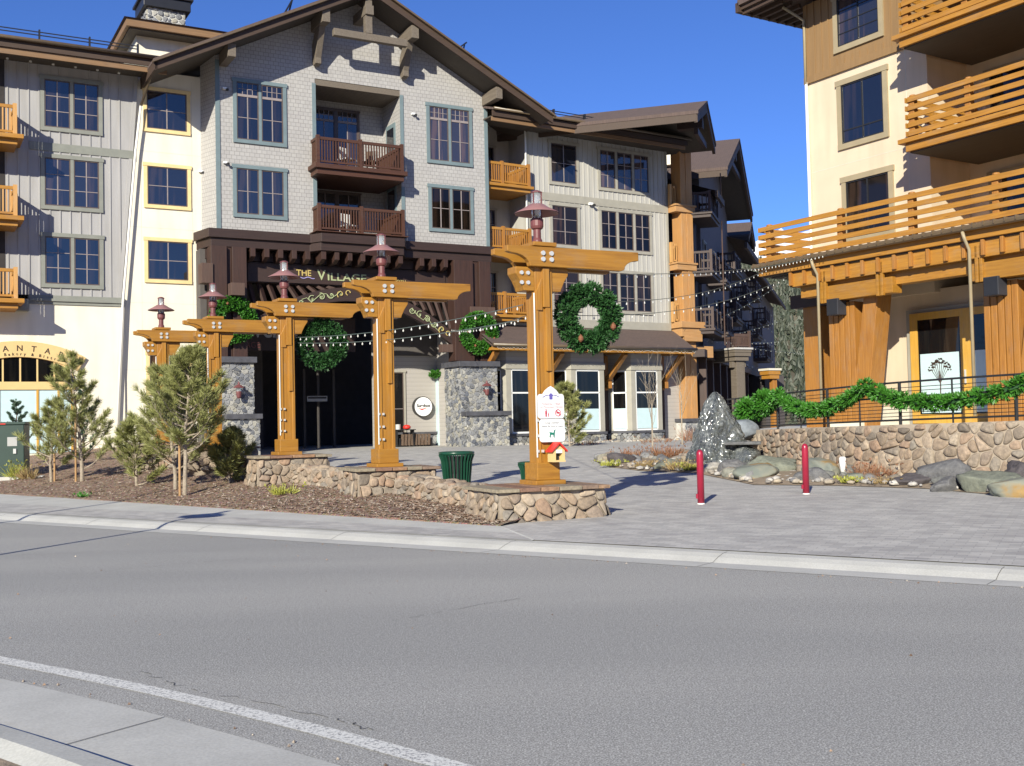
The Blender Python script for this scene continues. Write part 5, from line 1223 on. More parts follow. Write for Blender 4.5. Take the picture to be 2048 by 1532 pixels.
def grass_clump(name, c, R_, H, mat_, rg, n, lab, group=None, base=None):
    mb = MB()
    for _ in range(n):
        a, q = rg.uniform(0, 6.283), R_*math.sqrt(rg.random())*.5; p = Vector((c[0]+q*math.cos(a), c[1]+q*math.sin(a), c[2]))
        sprig(mb, p, (math.cos(a)*q/R_*1.4, math.sin(a)*q/R_*1.4, 1), H*rg.uniform(.5, 1), .016, rg, 5, .8)
        if rg.random() < .5: 
            e = p+Vector((math.cos(a)*q*1.2, math.sin(a)*q*1.2, H*rg.uniform(.5, .9))); sprig(mb, e, (rg.uniform(-1,1), rg.uniform(-1,1), .5), .07, .02, rg, 4)
    return tag(obj(name, mb, M[mat_]), lab, 'plant', group)
rg = random.Random(6)
for (x, y, R_, H, mm, lab) in ((3.6,33.2,.8,.42,'rustbush','rusty dry shrub behind the purple brown boulder'), (4.6,33.0,.9,.5,'rustbush','dry reddish shrub between the sapling and the fountain spire'),
    (2.7,30.9,.55,.16,'lime','yellow green grass edging the left tip of the bed'), (3.5,29.6,.45,.2,'drygrass','dry tuft beside the flat grey green slab'), (4.3,28.4,.75,.30,'drygrass','tawny grass mound at the bed corner left of the nearer bollard'),
    (4.45,28.2,.4,.18,'lime','low lime green groundcover under the tawny grass mound'), (7.75,23.75,.85,.42,'rustbush','brown dry shrub against the wall right of the white marker'), (6.9,22.75,.3,.12,'lime','small green weed beside the farther bollard'), (7.6,22.3,.7,.12,'drygrass','thin dry grass at the paving edge below the brown shrub')):
    grass_clump('dry_shrub', (x, y, ground_z(x, y)+.05), R_, H, mm, rg, 70, lab)
mk = thing('marker_post', 'short white tapered marker stake among the boulders', 'marker', (7.22, 24.2, .3), 0)
obj('stake', MB().lathe([(.035,0),(.075,.35),(.075,.44),(.05,.47)], 12), M['white'], mk, smooth=True)
# bollards
def bollard(x, y, lab):
    t_ = thing('bollard', lab, 'bollard', (x, y, ground_z(x, y)), 0, 'crimson bollards on the paving')
    obj('post', MB().lathe([(.062,0),(.062,.86),(.058,.90),(.045,.93),(.02,.95),(.004,.952)], 20), M['bollard'], t_, smooth=True)
    obj('collar', MB().lathe([(.068,0),(.068,.012),(.064,.02)], 20), M['conduit'], t_); obj('lock_tab', MB().box(-.085,-.055,-.03,.03,.1,.18), M['bollard'], t_)
bollard(3.27, 19.35, 'crimson steel bollard standing alone in front of the fountain'); bollard(5.50, 20.8, 'crimson steel bollard in front of the ochre flanked boulder and white marker')

# ================================================================= TIMBER LAMP POSTS ON THEIR ROCK PIERS
AP = az(60.9)
def pier(x, y, ztop, lab, w0=1.1, w1=1.0, d_=.62, zbot=None, seed=1, cell=.16, fl_=.09):
    t_ = thing('rock_pier', lab, 'pier', (x, y, 0), az(66), 'rock piers under the timber posts')
    zb = zbot if zbot is not None else .0
    obj('mortar_core', MB().prism([(-w0-.02, -d_-.02), (w1+.02, -d_-.02), (w1+.02, d_+.02), (-w0-.02, d_+.02)], 'z', zb-.2, ztop-.06), M['mortar'], t_)
    s = MB(); H = ztop-.06-zb; kw = dict(depth=.06, stretch=1.15, gap=.006, drop=.25, jit=.47)
    fl = lambda f: (lambda a, b, h: f(a, b, h+fl_*(1-b/H)**1.5))
    stones(s, w0+w1, H, cell, fl(face_map((-w0, -d_, zb), (1,0,0), (0,-1,0))), seed=seed, **kw)
    stones(s, 2*d_, H, cell, fl(face_map((w1, -d_, zb), (0,1,0), (1,0,0))), seed=seed+1, **kw)
    stones(s, 2*d_, H, cell, fl(face_map((-w0, d_, zb), (0,-1,0), (-1,0,0))), seed=seed+2, **kw)
    stones(s, w0+w1, H, cell, fl(face_map((w1, d_, zb), (-1,0,0), (0,1,0))), seed=seed+3, **kw)
    obj('stone_facing', s, M['river'], t_)
    c = MB(); rg = random.Random(seed); u = -w0-.1
    while u < w1+.08:
        L = min(rg.uniform(.28, .55), w1+.1-u); c.box(u, u+L-.012, -d_-.12+rg.uniform(-.02,.02), d_+.1, ztop-.06, ztop+rg.uniform(-.006,.006)); u += L
    obj('flagstone_cap', c, M['flag'], t_, bevel=.008)
    return t_
def bolt(mb, x, y, z, r=.035, ax='y'):
    if ax == 'y': mb.prism([(x+r*math.cos(k*math.pi/4), z+r*math.sin(k*math.pi/4)) for k in range(8)], 'y', y-.025, y)
    else: mb.prism([(y+r*math.cos(k*math.pi/4), z+r*math.sin(k*math.pi/4)) for k in range(8)], 'x', x-.025, x)
def make_post(zb):
    """zb: height of the pier top; beam top at 4.55"""
    t_ = thing('timber_lamp_post', 'x', 'lamp post', (0,0,0), AP, 'honey coloured timber lamp posts')
    p = MB(); p.box(-.155, .155, -.15, .15, zb+.1, 4.22)
    p.box(-.18, -.10, -.17, -.08, zb+.1, 3.80); p.box(.10, .17, -.165, -.08, zb+.1, 4.15)
    obj('post', p, M['honey_z'], t_, bevel=.012)
    p = MB(); p.box(-.03, .09, -.215, -.15, 3.55, 4.2); p.box(.02, .11, -.195, -.15, 2.5, 3.56); p.prism([(-.15, 3.5), (-.15, 3.80), (-.05, 4.02), (-.035, 4.02), (-.035, 3.5)], 'y', -.185, -.15)
    pieces('applied_board', p, M['honey_z'], t_, bevel=.006)
    b = MB(); b.box(-.215, .215, -.21, .21, zb+.075, zb+.36); b.box(-.285, .285, -.28, .28, zb, zb+.075); obj('plinth', b, M['honey_x'], t_, bevel=.012)
    # twin beams either side of the post, scooped ends
    for y0, y1, sh in ((-.27, -.155, 0), (.155, .27, -.02)):
        P = [(-.72, 4.53), (1.86, 4.55), (1.86, 4.40)] + [(1.86-.30*math.sin(k*math.pi/10), 4.40-.17*(1-math.cos(k*math.pi/10))) for k in range(1, 6)] + [(1.5, 4.21), (-.30, 4.21)] \
            + [(-.30-.34*(1-math.cos(k*math.pi/10)), 4.21+.20*math.sin(k*math.pi/10)) for k in range(1, 6)] + [(-.72, 4.43)]
        b = MB(); b.prism([(q[0]+sh, q[1]) for q in P], 'y', y0, y1); o = obj('beam', b, M['honey_x'], t_, bevel=.012)
        if y0 < 0:
            q = MB()
            for x in (-.06, .10):
                for z in (4.43, 4.33): bolt(q, x, y0, z, .040)
            obj('bolt_plate', q, M['metal'], o)
    # cross brackets under the beams
    for s_ in (-1, 1):
        P = [(s_*.50, 4.21), (s_*.50, 4.10), (s_*.43, 4.0), (s_*.37, 3.88), (s_*.35, 3.82), (s_*.155, 3.82), (s_*.155, 4.21)]
        b = MB(); b.prism(P if s_ > 0 else P[::-1], 'y', -.14, .15); o = obj('bracket', b, M['honey_x'], t_, bevel=.01)
        if s_ < 0:
            q = MB()
            for x in (-.40, -.28):
                for z in (4.11, 3.95): bolt(q, x, -.14, z, .034)
            obj('bolt_plate', q, M['metal'], o)
    obj('beam_block', MB().box(-.22, .22, -.26, .26, 4.551, 4.62), M['honey_x'], t_, bevel=.01)
    # lamp
    o = obj('lamp', MB().lathe([(.085,4.62),(.085,4.68),(.065,4.72),(.065,4.86),(.095,4.88),(.11,4.92),(.11,5.03),(.085,5.05)], 16), M['maroon'], t_, smooth=False)
    obj('lamp_shade', MB().lathe([(.375,5.13),(.37,5.142),(.21,5.225),(.12,5.285),(.10,5.285),(.19,5.22),(.365,5.125)], 24, closed=True), M['mauve'], o, smooth=True)
    obj('glass', MB().lathe([(.088,5.05),(.088,5.47)], 14), M['lampglass'], o, smooth=True)
    g_ = MB(); g_.lathe([(.05,5.47),(.1,5.475),(.1,5.49),(.04,5.52)], 14)
    for k in range(4): a = k*math.pi/2+.5; g_.box(.095*math.cos(a)-.008, .095*math.cos(a)+.008, .095*math.sin(a)-.008, .095*math.sin(a)+.008, 5.03, 5.48)
    obj('lamp_cage', g_, M['maroon'], o)
    # conduit and socket boxes
    c = MB(); c.tube([(-.19, -.178, 3.78), (-.19, -.178, zb+.45)], .012, 6)
    o = obj('conduit', c, M['conduit'], t_); s_ = MB()
    for z in (.55, .8, 1.05):
        for x in (-.18, -.09): s_.box(x-.018, x+.018, -.20, -.165, zb+z-.022, zb+z+.022)
    obj('socket_box', s_, M['metal'], o)
    return t_
PP = [(.47, 18.2, .64, 'timber lamp post nearest the road, carrying two white notices'), (-2.57, 22.0, .84, 'timber lamp post second from the road, before the dark passage'),
      (-5.21, 25.3, 1.04, 'timber lamp post in the middle of the row with the round wreath under its beam'), (-7.84, 28.9, 1.2, 'timber lamp post behind the big pine, its beam crossing the dark columns'), (-10.1, 31.7, 1.3, 'timber lamp post farthest from the road, in front of the cream tower')]
for (x, y, zb, lab) in PP:
    t_ = make_post(zb); t_.location = (x, y, 0); t_['label'] = lab
pier(.36, 18.02, .64, 'rock pier with flagstone cap at the end of the wall nearest the road', .92, .88, .64, 0, 40, .165, .17)
pier(-2.50, 22.1, .84, 'rock pier under the second timber post from the road', .78, .78, .52, .15, 50)
pier(-5.14, 25.4, 1.04, 'rock pier under the middle timber post, dappled by pine shade', .85, .72, .52, .3, 60)
pier(-7.8, 29.0, 1.2, 'rock pier under the post hidden behind the big pine', .9, .9, .6, .6, 70)
pier(-10.0, 31.8, 1.3, 'rock pier under the farthest timber post', .9, .9, .6, .6, 80)
def low_wall(a, b, za, zb_, ba, bb, lab, seed):
    a, b = Vector((*a, 0)), Vector((*b, 0)); d = (b-a); L = d.length; d.normalize(); nn = Vector((d.y, -d.x, 0))
    if nn.dot(Vector((0, -1, 0))) < 0: nn = -nn
    t_ = thing('low_rock_wall', lab, 'wall', (0,0,0), 0, 'low rock walls between the posts')
    def fm(sg):
        def f(x, y, h): z0 = ba+(bb-ba)*x/L; z1 = za+(zb_-za)*x/L; return a + d*x + nn*sg*(.22+h+.08*(1-y/.8)) + Vector((0, 0, z0+(z1-z0)*y/.8))
        return f
    f1 = fm(1)
    c = MB(); q = [(0, .0), (L, .0), (L, .8), (0, .8)]
    c.add([f1(x, y, .015) for x, y in q] + [f1(x, y, .015)-nn*.42 for x, y in q], [(0,1,2,3),(7,6,5,4),(3,2,6,7),(0,4,5,1)])
    obj('mortar_core', c, M['mortar'], t_)
    s = stones(MB(), L, .8, .155, f1, .06, seed, 1.3, .006, drop=.25, jit=.47)
    def ft(x, y, h): p = f1(x, .8, 0); return p - nn*(y-.02) + Vector((0, 0, h-.03))
    stones(s, L, .48, .24, ft, .09, seed+7, 1.2, .012)
    obj('stone_facing', s, M['river'], t_)
low_wall((-.45, 18.7), (-2.1, 21.5), .58, .64, .05, .15, 'low rock wall running from the road end pier to the second post', 91)
low_wall((-3.0, 22.5), (-4.8, 25.0), .70, .80, .2, .35, 'low rock wall between the second and the middle timber posts', 92)
low_wall((-5.9, 26.0), (-7.2, 28.3), .9, 1.05, .4, .6, 'low shaded rock wall behind the big pine', 93)
# notices on the near post
def lp(x, y, z, o=(.47, 18.2)): return (o[0]+x*math.cos(AP)-y*math.sin(AP), o[1]+x*math.sin(AP)+y*math.cos(AP), z)
n1 = thing('village_notice', 'white notice with peaked top, violet house emblem and red no vehicle symbol', 'sign', lp(.06, -.225, 1.72), AP)
def plate(W, H, r, y0, peak=0):
    P = []
    for cx, cz, a0 in ((W/2-r, r, -90), (W/2-r, H-r, 0)): P += [(cx+r*math.cos(R(a0+k*22.5)), cz+r*math.sin(R(a0+k*22.5))) for k in range(5)]
    if peak: P += [(W/2*.62, H), (W/2*.45, H+peak*.45), (W/2*.2, H+peak*.8), (0, H+peak), (-W/2*.2, H+peak*.8), (-W/2*.45, H+peak*.45), (-W/2*.62, H)]
    for cx, cz, a0 in ((-W/2+r, H-r, 90), (-W/2+r, r, 180)): P += [(cx+r*math.cos(R(a0+k*22.5)), cz+r*math.sin(R(a0+k*22.5))) for k in range(5)]
    return P
def scaled(P, f, cz): return [(x*f, cz+(z-cz)*f) for x, z in P]
def framed(par, W, H, r, peak):
    P = plate(W, H, r, 0, peak); obj('plate', MB().prism(P, 'y', 0, .012), M['signwhite'], par)
    mb = MB(); A_, B_ = scaled(P, .95, H/2), scaled(P, .935, H/2); n = len(P)
    mb.add([(x, -.002, z) for x, z in A_] + [(x, -.002, z) for x, z in B_], [(i, (i+1) % n, n+(i+1) % n, n+i) for i in range(n)]); obj('border', mb, M['signgrey'], par)
framed(n1, .50, .40, .05, .13)
text('lettering', 'Pedestrian Village', .052, n1, (0, -.004, .225), M['signpink'], .002, align='CENTER'); text('lettering', 'No Motorized Vehicles', .048, n1, (0, -.004, .175), M['signpink'], .002, align='CENTER')
mb = MB(); mb.prism([(-.03, .31), (.03, .31), (.03, .37), (-.03, .37)], 'y', -.004, 0); mb.add([(-.055,-.005,.37),(.055,-.005,.37),(0,-.005,.42)], [(0,1,2)]); mb.tube([(-.16, -.003, .345), (-.1, -.003, .375), (-.06, -.003, .38)], .006, 4); mb.tube([(.16, -.003, .345), (.1, -.003, .375), (.06, -.003, .38)], .006, 4); obj('emblem', mb, M['signblue'], n1)
mb = MB(); mb.tube([(.13+.052*math.cos(k*.3), -.004, .09+.052*math.sin(k*.3)) for k in range(22)], .007, 4); mb.box(.10, .16, -.006, -.003, .08, .105); mb.bar((.095,-.008,.125), (.165,-.008,.055), .01); obj('prohibition_symbol', mb, M['signred'], n1)
mb = MB(); mb.box(-.115, -.085, -.006, -.002, .075, .125); mb.lathe([(.0,0),(.014,.012),(0,.026)], 8, (-.1, -.004, .13)); mb.box(-.113, -.103, -.006, -.002, .03, .078); mb.box(-.097, -.087, -.006, -.002, .03, .078); mb.box(-.06, -.045, -.006, -.002, .05, .08); mb.lathe([(.0,0),(.009,.008),(0,.018)], 8, (-.052, -.004, .082)); mb.box(-.058,-.047,-.006,-.002,.028,.05); obj('pedestrian_symbol', mb, M['signred'], n1)
n2 = thing('dog_notice', 'white rounded notice with a green dog symbol below the peaked one', 'sign', lp(.075, -.225, 1.335), AP)
framed(n2, .48, .375, .05, 0)
text('lettering', 'Dog Owners', .052, n2, (0, -.004, .30), M['signgrey'], .002, align='CENTER'); text('lettering', 'Please Be Sure to Leash', .042, n2, (0, -.004, .245), M['signgrey'], .002, align='CENTER')
obj('dog_symbol', MB().prism([(-.06,.08),(-.05,.13),(-.06,.165),(.02,.15),(.03,.19),(.06,.205),(.045,.17),(.04,.12),(.035,.07),(.02,.07),(.015,.115),(-.02,.12),(-.035,.11),(-.04,.07)][::-1], 'y', -.006, -.001), M['signgreen'], n2)
bh = thing('bag_dispenser_house', 'little yellow wooden house with a red gable roof on the near post', 'dispenser', lp(.09, -.215, 1.01), AP)
mb = MB(); mb.box(-.11, .11, -.2, 0, 0, .03); mb.box(-.11, -.06, -.18, 0, .03, .19); mb.box(.06, .11, -.18, 0, .03, .19); mb.box(-.06, .06, -.1, 0, .03, .19); mb.prism([(-.11, .19), (.11, .19), (0, .28)], 'y', -.17, 0); obj('house_body', mb, M['signtan'], bh)
mb = MB(); mb.bar((-.15,-.1,.165), (.005,-.1,.305), .24, .02, (0,1,0)) if False else mb.prism([(-.15,.16),(0,.295),(.15,.16),(.15,.185),(0,.325),(-.15,.185)][::-1], 'y', -.21, .0); obj('roof', mb, M['red'], bh)
obj('opening', MB().box(-.05, .05, -.105, -.099, .03, .14), M['hollow_shade'], bh); obj('bag', MB().box(-.055, .055, -.19, -.12, .145, .2), M['signwhite'], bh)

# ----------------------------------------------------------------- wreaths
def wreath(c, Ro, rz, lab, n=900, seed=1, mat_='wreath', cones=2, L=.085, r=None, hang=None):
    rg = random.Random(seed); t_ = thing('wreath', lab, 'wreath', c, rz, 'evergreen wreaths'); r = r or Ro*.30; Rm = Ro-r
    s = MB()
    for _ in range(n):
        a = rg.uniform(0, 6.283); b = rg.uniform(0, 6.283); q = r*rg.uniform(.35, .95); p = Vector(((Rm+q*math.cos(b))*math.cos(a), q*math.sin(b)*.75, (Rm+q*math.cos(b))*math.sin(a)))
        o = Vector((math.cos(b)*math.cos(a), math.sin(b)-.3, math.cos(b)*math.sin(a))) + Vector((-math.sin(a), 0, math.cos(a)))*rg.uniform(-.6, .6); sprig(s, p, o, L*Ro/.6, .030*Ro/.6, rg, 6, 1.0)
    obj('sprays', s, M[mat_], t_)
    obj('ring_core', MB().tube([((Rm)*math.cos(k*.2618), 0, (Rm)*math.sin(k*.2618)) for k in range(25)], r*.35, 6), M['wreath'], t_)
    for k in range(cones):
        a = [5.9, 4.2, 2.0, 3.1][k]; cn = MB(); cn.lathe([(.012,-.06),(.045,-.03),(.05,0),(.035,.04),(.008,.07)], 8); obj('pine_cone', cn, M['cone'], t_, (Rm*math.cos(a), -r*.8, Rm*math.sin(a)))
    if hang: obj('hanging_wire', MB().tube([(0, 0, Ro*.9), (0, 0, hang)], .006, 4), M['wire'], t_)
    return t_
# below the right-hand ends of the beams
def beam_pt(i, u, dy=0): x, y, zb, _ = PP[i]; return (x+u*math.cos(AP)-dy*math.sin(AP), y+u*math.sin(AP)+dy*math.cos(AP))
p = beam_pt(0, .98); wreath((*p, 3.42), .60, AP+R(-12), 'full wreath with two pine cones hanging under the beam of the post with notices', 1500, 3, hang=.68)
p = beam_pt(2, .88); wreath((*p, 3.60), .60, AP-R(14), 'round wreath hanging before the dark passage mouth', 1300, 4, hang=.5, cones=0)
p = beam_pt(3, 1.1); 
p = beam_pt(4, .98); wreath((*p, 3.56), .58, AP-R(14), 'wreath hanging behind the top of the big pine', 900, 5, hang=.7, cones=0)
wreath(gp(11.55, -.62, 5.75), .98, AG, 'big wreath fixed across the dark columns above the sunlit stone pillar', 2000, 6, 'garland', 4, .06, .30)
wreath(gp(.45, -.62, 6.05), .98, AG, 'big wreath fixed across the dark columns on the left side of the archway', 2000, 7, 'garland', 4, .06, .30)
rg = random.Random(9); s = MB(); A_ = [Vector(gp(11.1+.11*i, 3.7, 4.2-.12*math.sin(i*.7))) for i in range(11)]; rope_foliage(s, A_, .17, 330, .12, .035, rg)
tag(obj('door_garland', s, M['garland']), 'short evergreen swag above the shop door in the passage', 'garland')
# wall lanterns on the stone pillars and flood lights
def lantern(loc, rz, lab):
    t_ = thing('wall_lantern', lab, 'lantern', loc, rz, 'copper lanterns on the stone pillars')
    obj('body', MB().lathe([(.05,-.28),(.09,-.22),(.11,-.05),(.11,.0)], 10, (0,-.2,0)), M['maroon'], t_); obj('glass', MB().lathe([(.10,0),(.10,.14)], 10, (0,-.2,0)), M['lampglass'], t_)
    obj('hood', MB().lathe([(.24,.14),(.12,.24),(.05,.27),(.03,.38)], 12, (0,-.2,0)), M['maroon'], t_); obj('wall_arm', MB().box(-.03,.03,-.12,.08,-.1,.0), M['maroon'], t_)
lantern(gp(11.6, -.95, 3.2), AG, 'copper lantern on the sunlit stone pillar beside the shops'); lantern(gp(.5, -.95, 3.15), AG, 'copper lantern on the stone pillar behind the pine')
for i, (u, v, z, lab) in enumerate(((.36,-.02,15.55,'small flood lamp high at the left corner board in the eave shade'), (.36,-.02,12.5,'small flood lamp between the two left shingle windows'), (8.75,-.02,15.5,'small flood lamp right of the upper timber balcony'), (-.38,1.08,12.3,'small white flood lamp beside the upper tan window'), (-.38,1.08,9.2,'small white flood lamp beside the lower tan window'))):
    t_ = thing('flood_lamp', lab, 'lamp', gp(u, v, z), AG, 'small flood lamps on the walls'); obj('housing', MB().box(-.09,.06,-.12,0,-.03,.05), M['white'], t_); obj('lens', MB().lathe([(.05,-.1),(.07,-.03),(.03,0)], 8, (.08,-.14,0)), M['black'], t_)
for u, z in ((-1.3, 9.5), (-1.2, 12.2)):
    t_ = thing('flood_lamp', 'small flood lamp on the board and batten wall ' + ('near the lower belt' if z < 10 else 'by the upper belt'), 'lamp', gp(u+.7, -.04, z+.25, OR, AR), AR, 'small flood lamps on the walls'); obj('housing', MB().box(-.12,.08,-.14,0,-.05,.07), M['white'], t_); obj('lens', MB().lathe([(.06,-.12),(.09,-.03),(.03,0)], 8, (.1,-.18,0)), M['black'], t_)
# balcony furniture
def chair(loc, rz, lab, m_):
    t_ = thing('patio_chair', lab, 'chair', loc, rz, 'patio chairs on the gable balconies'); q = MB(); q.box(-.28,.28,-.28,.28,.36,.42); obj('seat', q, M[m_], t_)
    q = MB()
    for k in range(5): q.box(-.26+k*.11, -.19+k*.11, .22, .26, .42, .95)
    obj('backrest', q, M[m_], t_)
    for a in (-.25, .25):
        for b in (-.25, .25): obj('leg', MB().box(a-.025,a+.025,b-.025,b+.025,0,.37), M[m_], t_)
chair(gp(5.5, -.3, 12.69), AG+.5, 'white slatted chair on the upper gable balcony', 'white'); chair(gp(6.6, -.2, 12.69), AG-.8, 'dark slatted chair beside the white one on the upper gable balcony', 'bark_dark'); chair(gp(5.6, -.1, 9.87), AG+.3, 'pale slatted chair on the lower gable balcony', 'conduit')
# merchandise in front of the passage shop
rk = thing('firewood_rack', 'low black metal rack holding split firewood below the round shop sign', 'rack', gp(10.0, 3.3, .62), AG)
q = MB(); q.box(-.8,.8,-.25,.25,.0,.05); q.box(-.85,-.8,-.25,.25,0,.45); q.box(.8,.85,-.25,.25,0,.45); obj('frame', q, M['black'], rk)
q = MB()
for k in range(9): q.bar((-.7+k*.17,-.2,.1), (-.62+k*.17,-.1,.62), .11, .09)
obj('log', q, M['bark_dark'], rk)
ct = thing('display_table', 'small outdoor table with red and silver goods before the shop window', 'table', gp(9.45, 3.2, .62), AG)
obj('table_top', MB().box(-.5,.5,-.25,.25,.82,.86), M['black'], ct)
for a in (-.42, .42): obj('leg', MB().box(a-.02,a+.02,-.2,.2,0,.82), M['black'], ct)
tag(obj('red_bag', MB().lathe([(.05,0),(.17,.03),(.19,.12),(.12,.2),(.03,.22)], 10, gp(9.6, 3.2, 1.48)), M['red'], smooth=True), 'rounded red bag lying on the small display table', 'bag'); tag(obj('silver_tin', MB().lathe([(.0,0),(.12,0),(.12,.24),(.0,.25)], 12, gp(9.15, 3.2, 1.48)), M['metal']), 'silver tin standing left of the red bag on the display table', 'tin')

# ----------------------------------------------------------------- litter bins, utility box, off-frame lamps
def bin_(loc, H, r, lab):
    t_ = thing('litter_bin', lab, 'litter bin', loc, 0, 'dark green slatted litter bins'); s = MB(); n = 26
    for k in range(n):
        a = 2*math.pi*k/n; ca, sa = math.cos(a), math.sin(a); P = [Vector((ca*rr, sa*rr, z)) for rr, z in ((r*.70, .06), (r*.74, H*.4), (r*.84, H*.8), (r*.98, H*.95))]
        for p0, p1 in zip(P, P[1:]): s.bar(p0, p1, .018, r*.15, (ca, sa, 0.01))
    obj('slats', s, M['canister'], t_); obj('rim', MB().lathe([(r*.93,H*.93),(r*1.03,H*.95),(r*1.04,H),(r*.9,H+.01),(r*.86,H*.95)], 28, closed=True), M['canister'], t_, smooth=True)
    obj('liner', MB().lathe([(r*.62,.05),(r*.66,H*.5),(r*.8,H*.9)], 20), M['black'], t_)
bin_((-1.20, 23.2, ground_z(-1.2, 23.2)), .90, .365, 'dark green slatted litter bin standing behind the low rock wall'); bin_((.42, 21.9, ground_z(.42, 21.9)), .70, .33, 'second green slatted bin mostly hidden behind the post with notices')
ub_ = thing('utility_cabinet', 'dark green utility cabinet on a concrete pad at the left picture edge', 'cabinet', (-14.9, 32.4, .30), az(75))
obj('cabinet_body', MB().box(-1.3, .55, -.5, .5, .12, 1.62), M['box_green'], ub_, bevel=.02); obj('lid', MB().box(-1.34, .59, -.54, .54, 1.62, 1.70), M['box_green'], ub_, bevel=.015); obj('pad', MB().box(-1.7, 1.1, -.9, .9, -.2, .12), M['concrete'], ub_)
obj('warning_label', MB().box(.10, .36, -.507, -.501, 1.0, 1.26), M['signgrey'], ub_); obj('handle', MB().box(.26,.34,-.54,-.5,.78,.92), M['metal'], ub_); obj('red_sticker', MB().box(-.08,.06,-.547,-.541,1.63,1.66), M['red'], ub_)
def street_lamp(x, y, h, lab):
    t_ = thing('street_lamp', lab, 'street lamp', (x, y, 0), 0, 'street lamps beside the photographer'); obj('pole', MB().lathe([(.09,0),(.09,.5),(.05,.6),(.04,h-.5)], 10), M['maroon'], t_)
    obj('lamp_shade', MB().lathe([(.42,h-.42),(.25,h-.30),(.1,h-.2),(.05,h-.18)], 20), M['maroon'], t_); obj('glass', MB().lathe([(.07,h-.55),(.07,h)], 10), M['lampglass'], t_)
def shadow_foot(px_, py_, dist): a = R(17); return (px_-dist*math.sin(a), py_-dist*math.cos(a))
for tip, h, lab in (((-5.3, 21.0), 4.4, 'maroon street lamp casting its shadow across the sidewalk'), ((-10.2, 21.6), 4.6, 'second maroon street lamp farther left along the road')):
    x, y = shadow_foot(*tip, h/math.tan(R(SUN_EL))); street_lamp(x, y, h, lab)
x, y = shadow_foot(-8.0, 25.8, 13.5); t_ = thing('sign_pole', 'slim steel sign pole left of the photographer', 'pole', (x, y, 0)); obj('shaft', MB().lathe([(.05,0),(.045,6.2)], 8), M['metal'], t_)

# ----------------------------------------------------------------- string lights
def string_light(a, b, sag, n, lab, droop=.045):
    a, b = Vector(a), Vector(b); t_ = thing('string_lights', lab, 'string lights', (0,0,0), 0, 'strings of festoon bulbs over the plaza')
    P = [a.lerp(b, k/24)-Vector((0,0,sag*4*(k/24)*(1-k/24))) for k in range(25)]; obj('cable', MB().tube(P, .007, 5), M['wire'], t_)
    for k in range(n):
        u = (k+.5)/n; c = a.lerp(b, u)-Vector((0,0,sag*4*u*(1-u)+droop)); key = 'bulbmesh'
        if key not in WC:
            q = MB(); q.lathe([(.006,.03),(.007,.018),(.015,.0),(.016,-.012),(.010,-.024),(.003,-.028)], 8); WC[key] = q.mesh('bulb'); WC[key].materials.append(M['bulb'])
        obj('bulb', WC[key], None, t_, tuple(c))
def qd(u, v, z): return gp(u, v, z, OQ, AQ)
from_post = beam_pt(0, 1.7)
string_light((*from_post, 4.2), qd(.1, -2.55, 6.35), .05, 24, 'bulb string from the near post beam to the deck gutter, topmost')
string_light((*beam_pt(0, .3), 3.7), qd(.6, -2.55, 6.25), .35, 30, 'bulb string from the near post bracket to the deck corner')
string_light(gp(10.2, -.5, 5.9), (*beam_pt(0, .0), 3.5), .15, 24, 'bulb string from the dark right column to the near post')
string_light((*beam_pt(0, .35), 3.45), qd(1.3, -2.5, 5.9), .35, 26, 'bulb string passing behind the near wreath to the deck beam')
string_light((*beam_pt(2, .3), 3.75), (*beam_pt(0, -.3), 3.6), .12, 28, 'upper bulb string between the middle post and the near post')
string_light((*beam_pt(2, .3), 3.62), (*beam_pt(0, -.35), 3.35), .12, 26, 'lower bulb string between the middle post and the near post')
string_light(gp(4.6, -.9, 6.3, OR, AR), (17.2, 70, 10.2), .35, 18, 'bulb string from the corner column across the far street, high')
string_light(gp(-1.5, -2.1, 5.3, OR, AR), (17.6, 72, 8.0), .5, 30, 'bulb string rising from the skirt roof across the far street')
string_light(gp(4.6, -.9, 5.9, OR, AR), (17.4, 71, 6.6), .2, 22, 'bulb string level with the slatted terrace column')
string_light((12.0, 62, 5.9), (22.5, 80, 6.2), .1, 20, 'lowest bulb string stretched from the terrace column to the hillside')
string_light(qd(.0, -2.56, 6.32), qd(2.9, -2.56, 6.36), .02, 20, 'short bulb string clipped under the deck gutter at its corner', .05)
rg = random.Random(14); t_ = thing('icicle_lights', 'small fairy lights along the skirt roof gutter', 'fairy lights', OR, AR); s = MB()
for k in range(170): u = -7.4+11.7*k/170; s.lathe([(.012,0),(.012,-.03)], 5, (u, -2.16, 5.10-rg.uniform(.02,.10)))
obj('bulbs', s, M['bulb'], t_, kind='stuff'); obj('cable', MB().tube([(-7.4,-2.16,5.1),(4.3,-2.16,5.1)], .006, 4), M['wire'], t_)

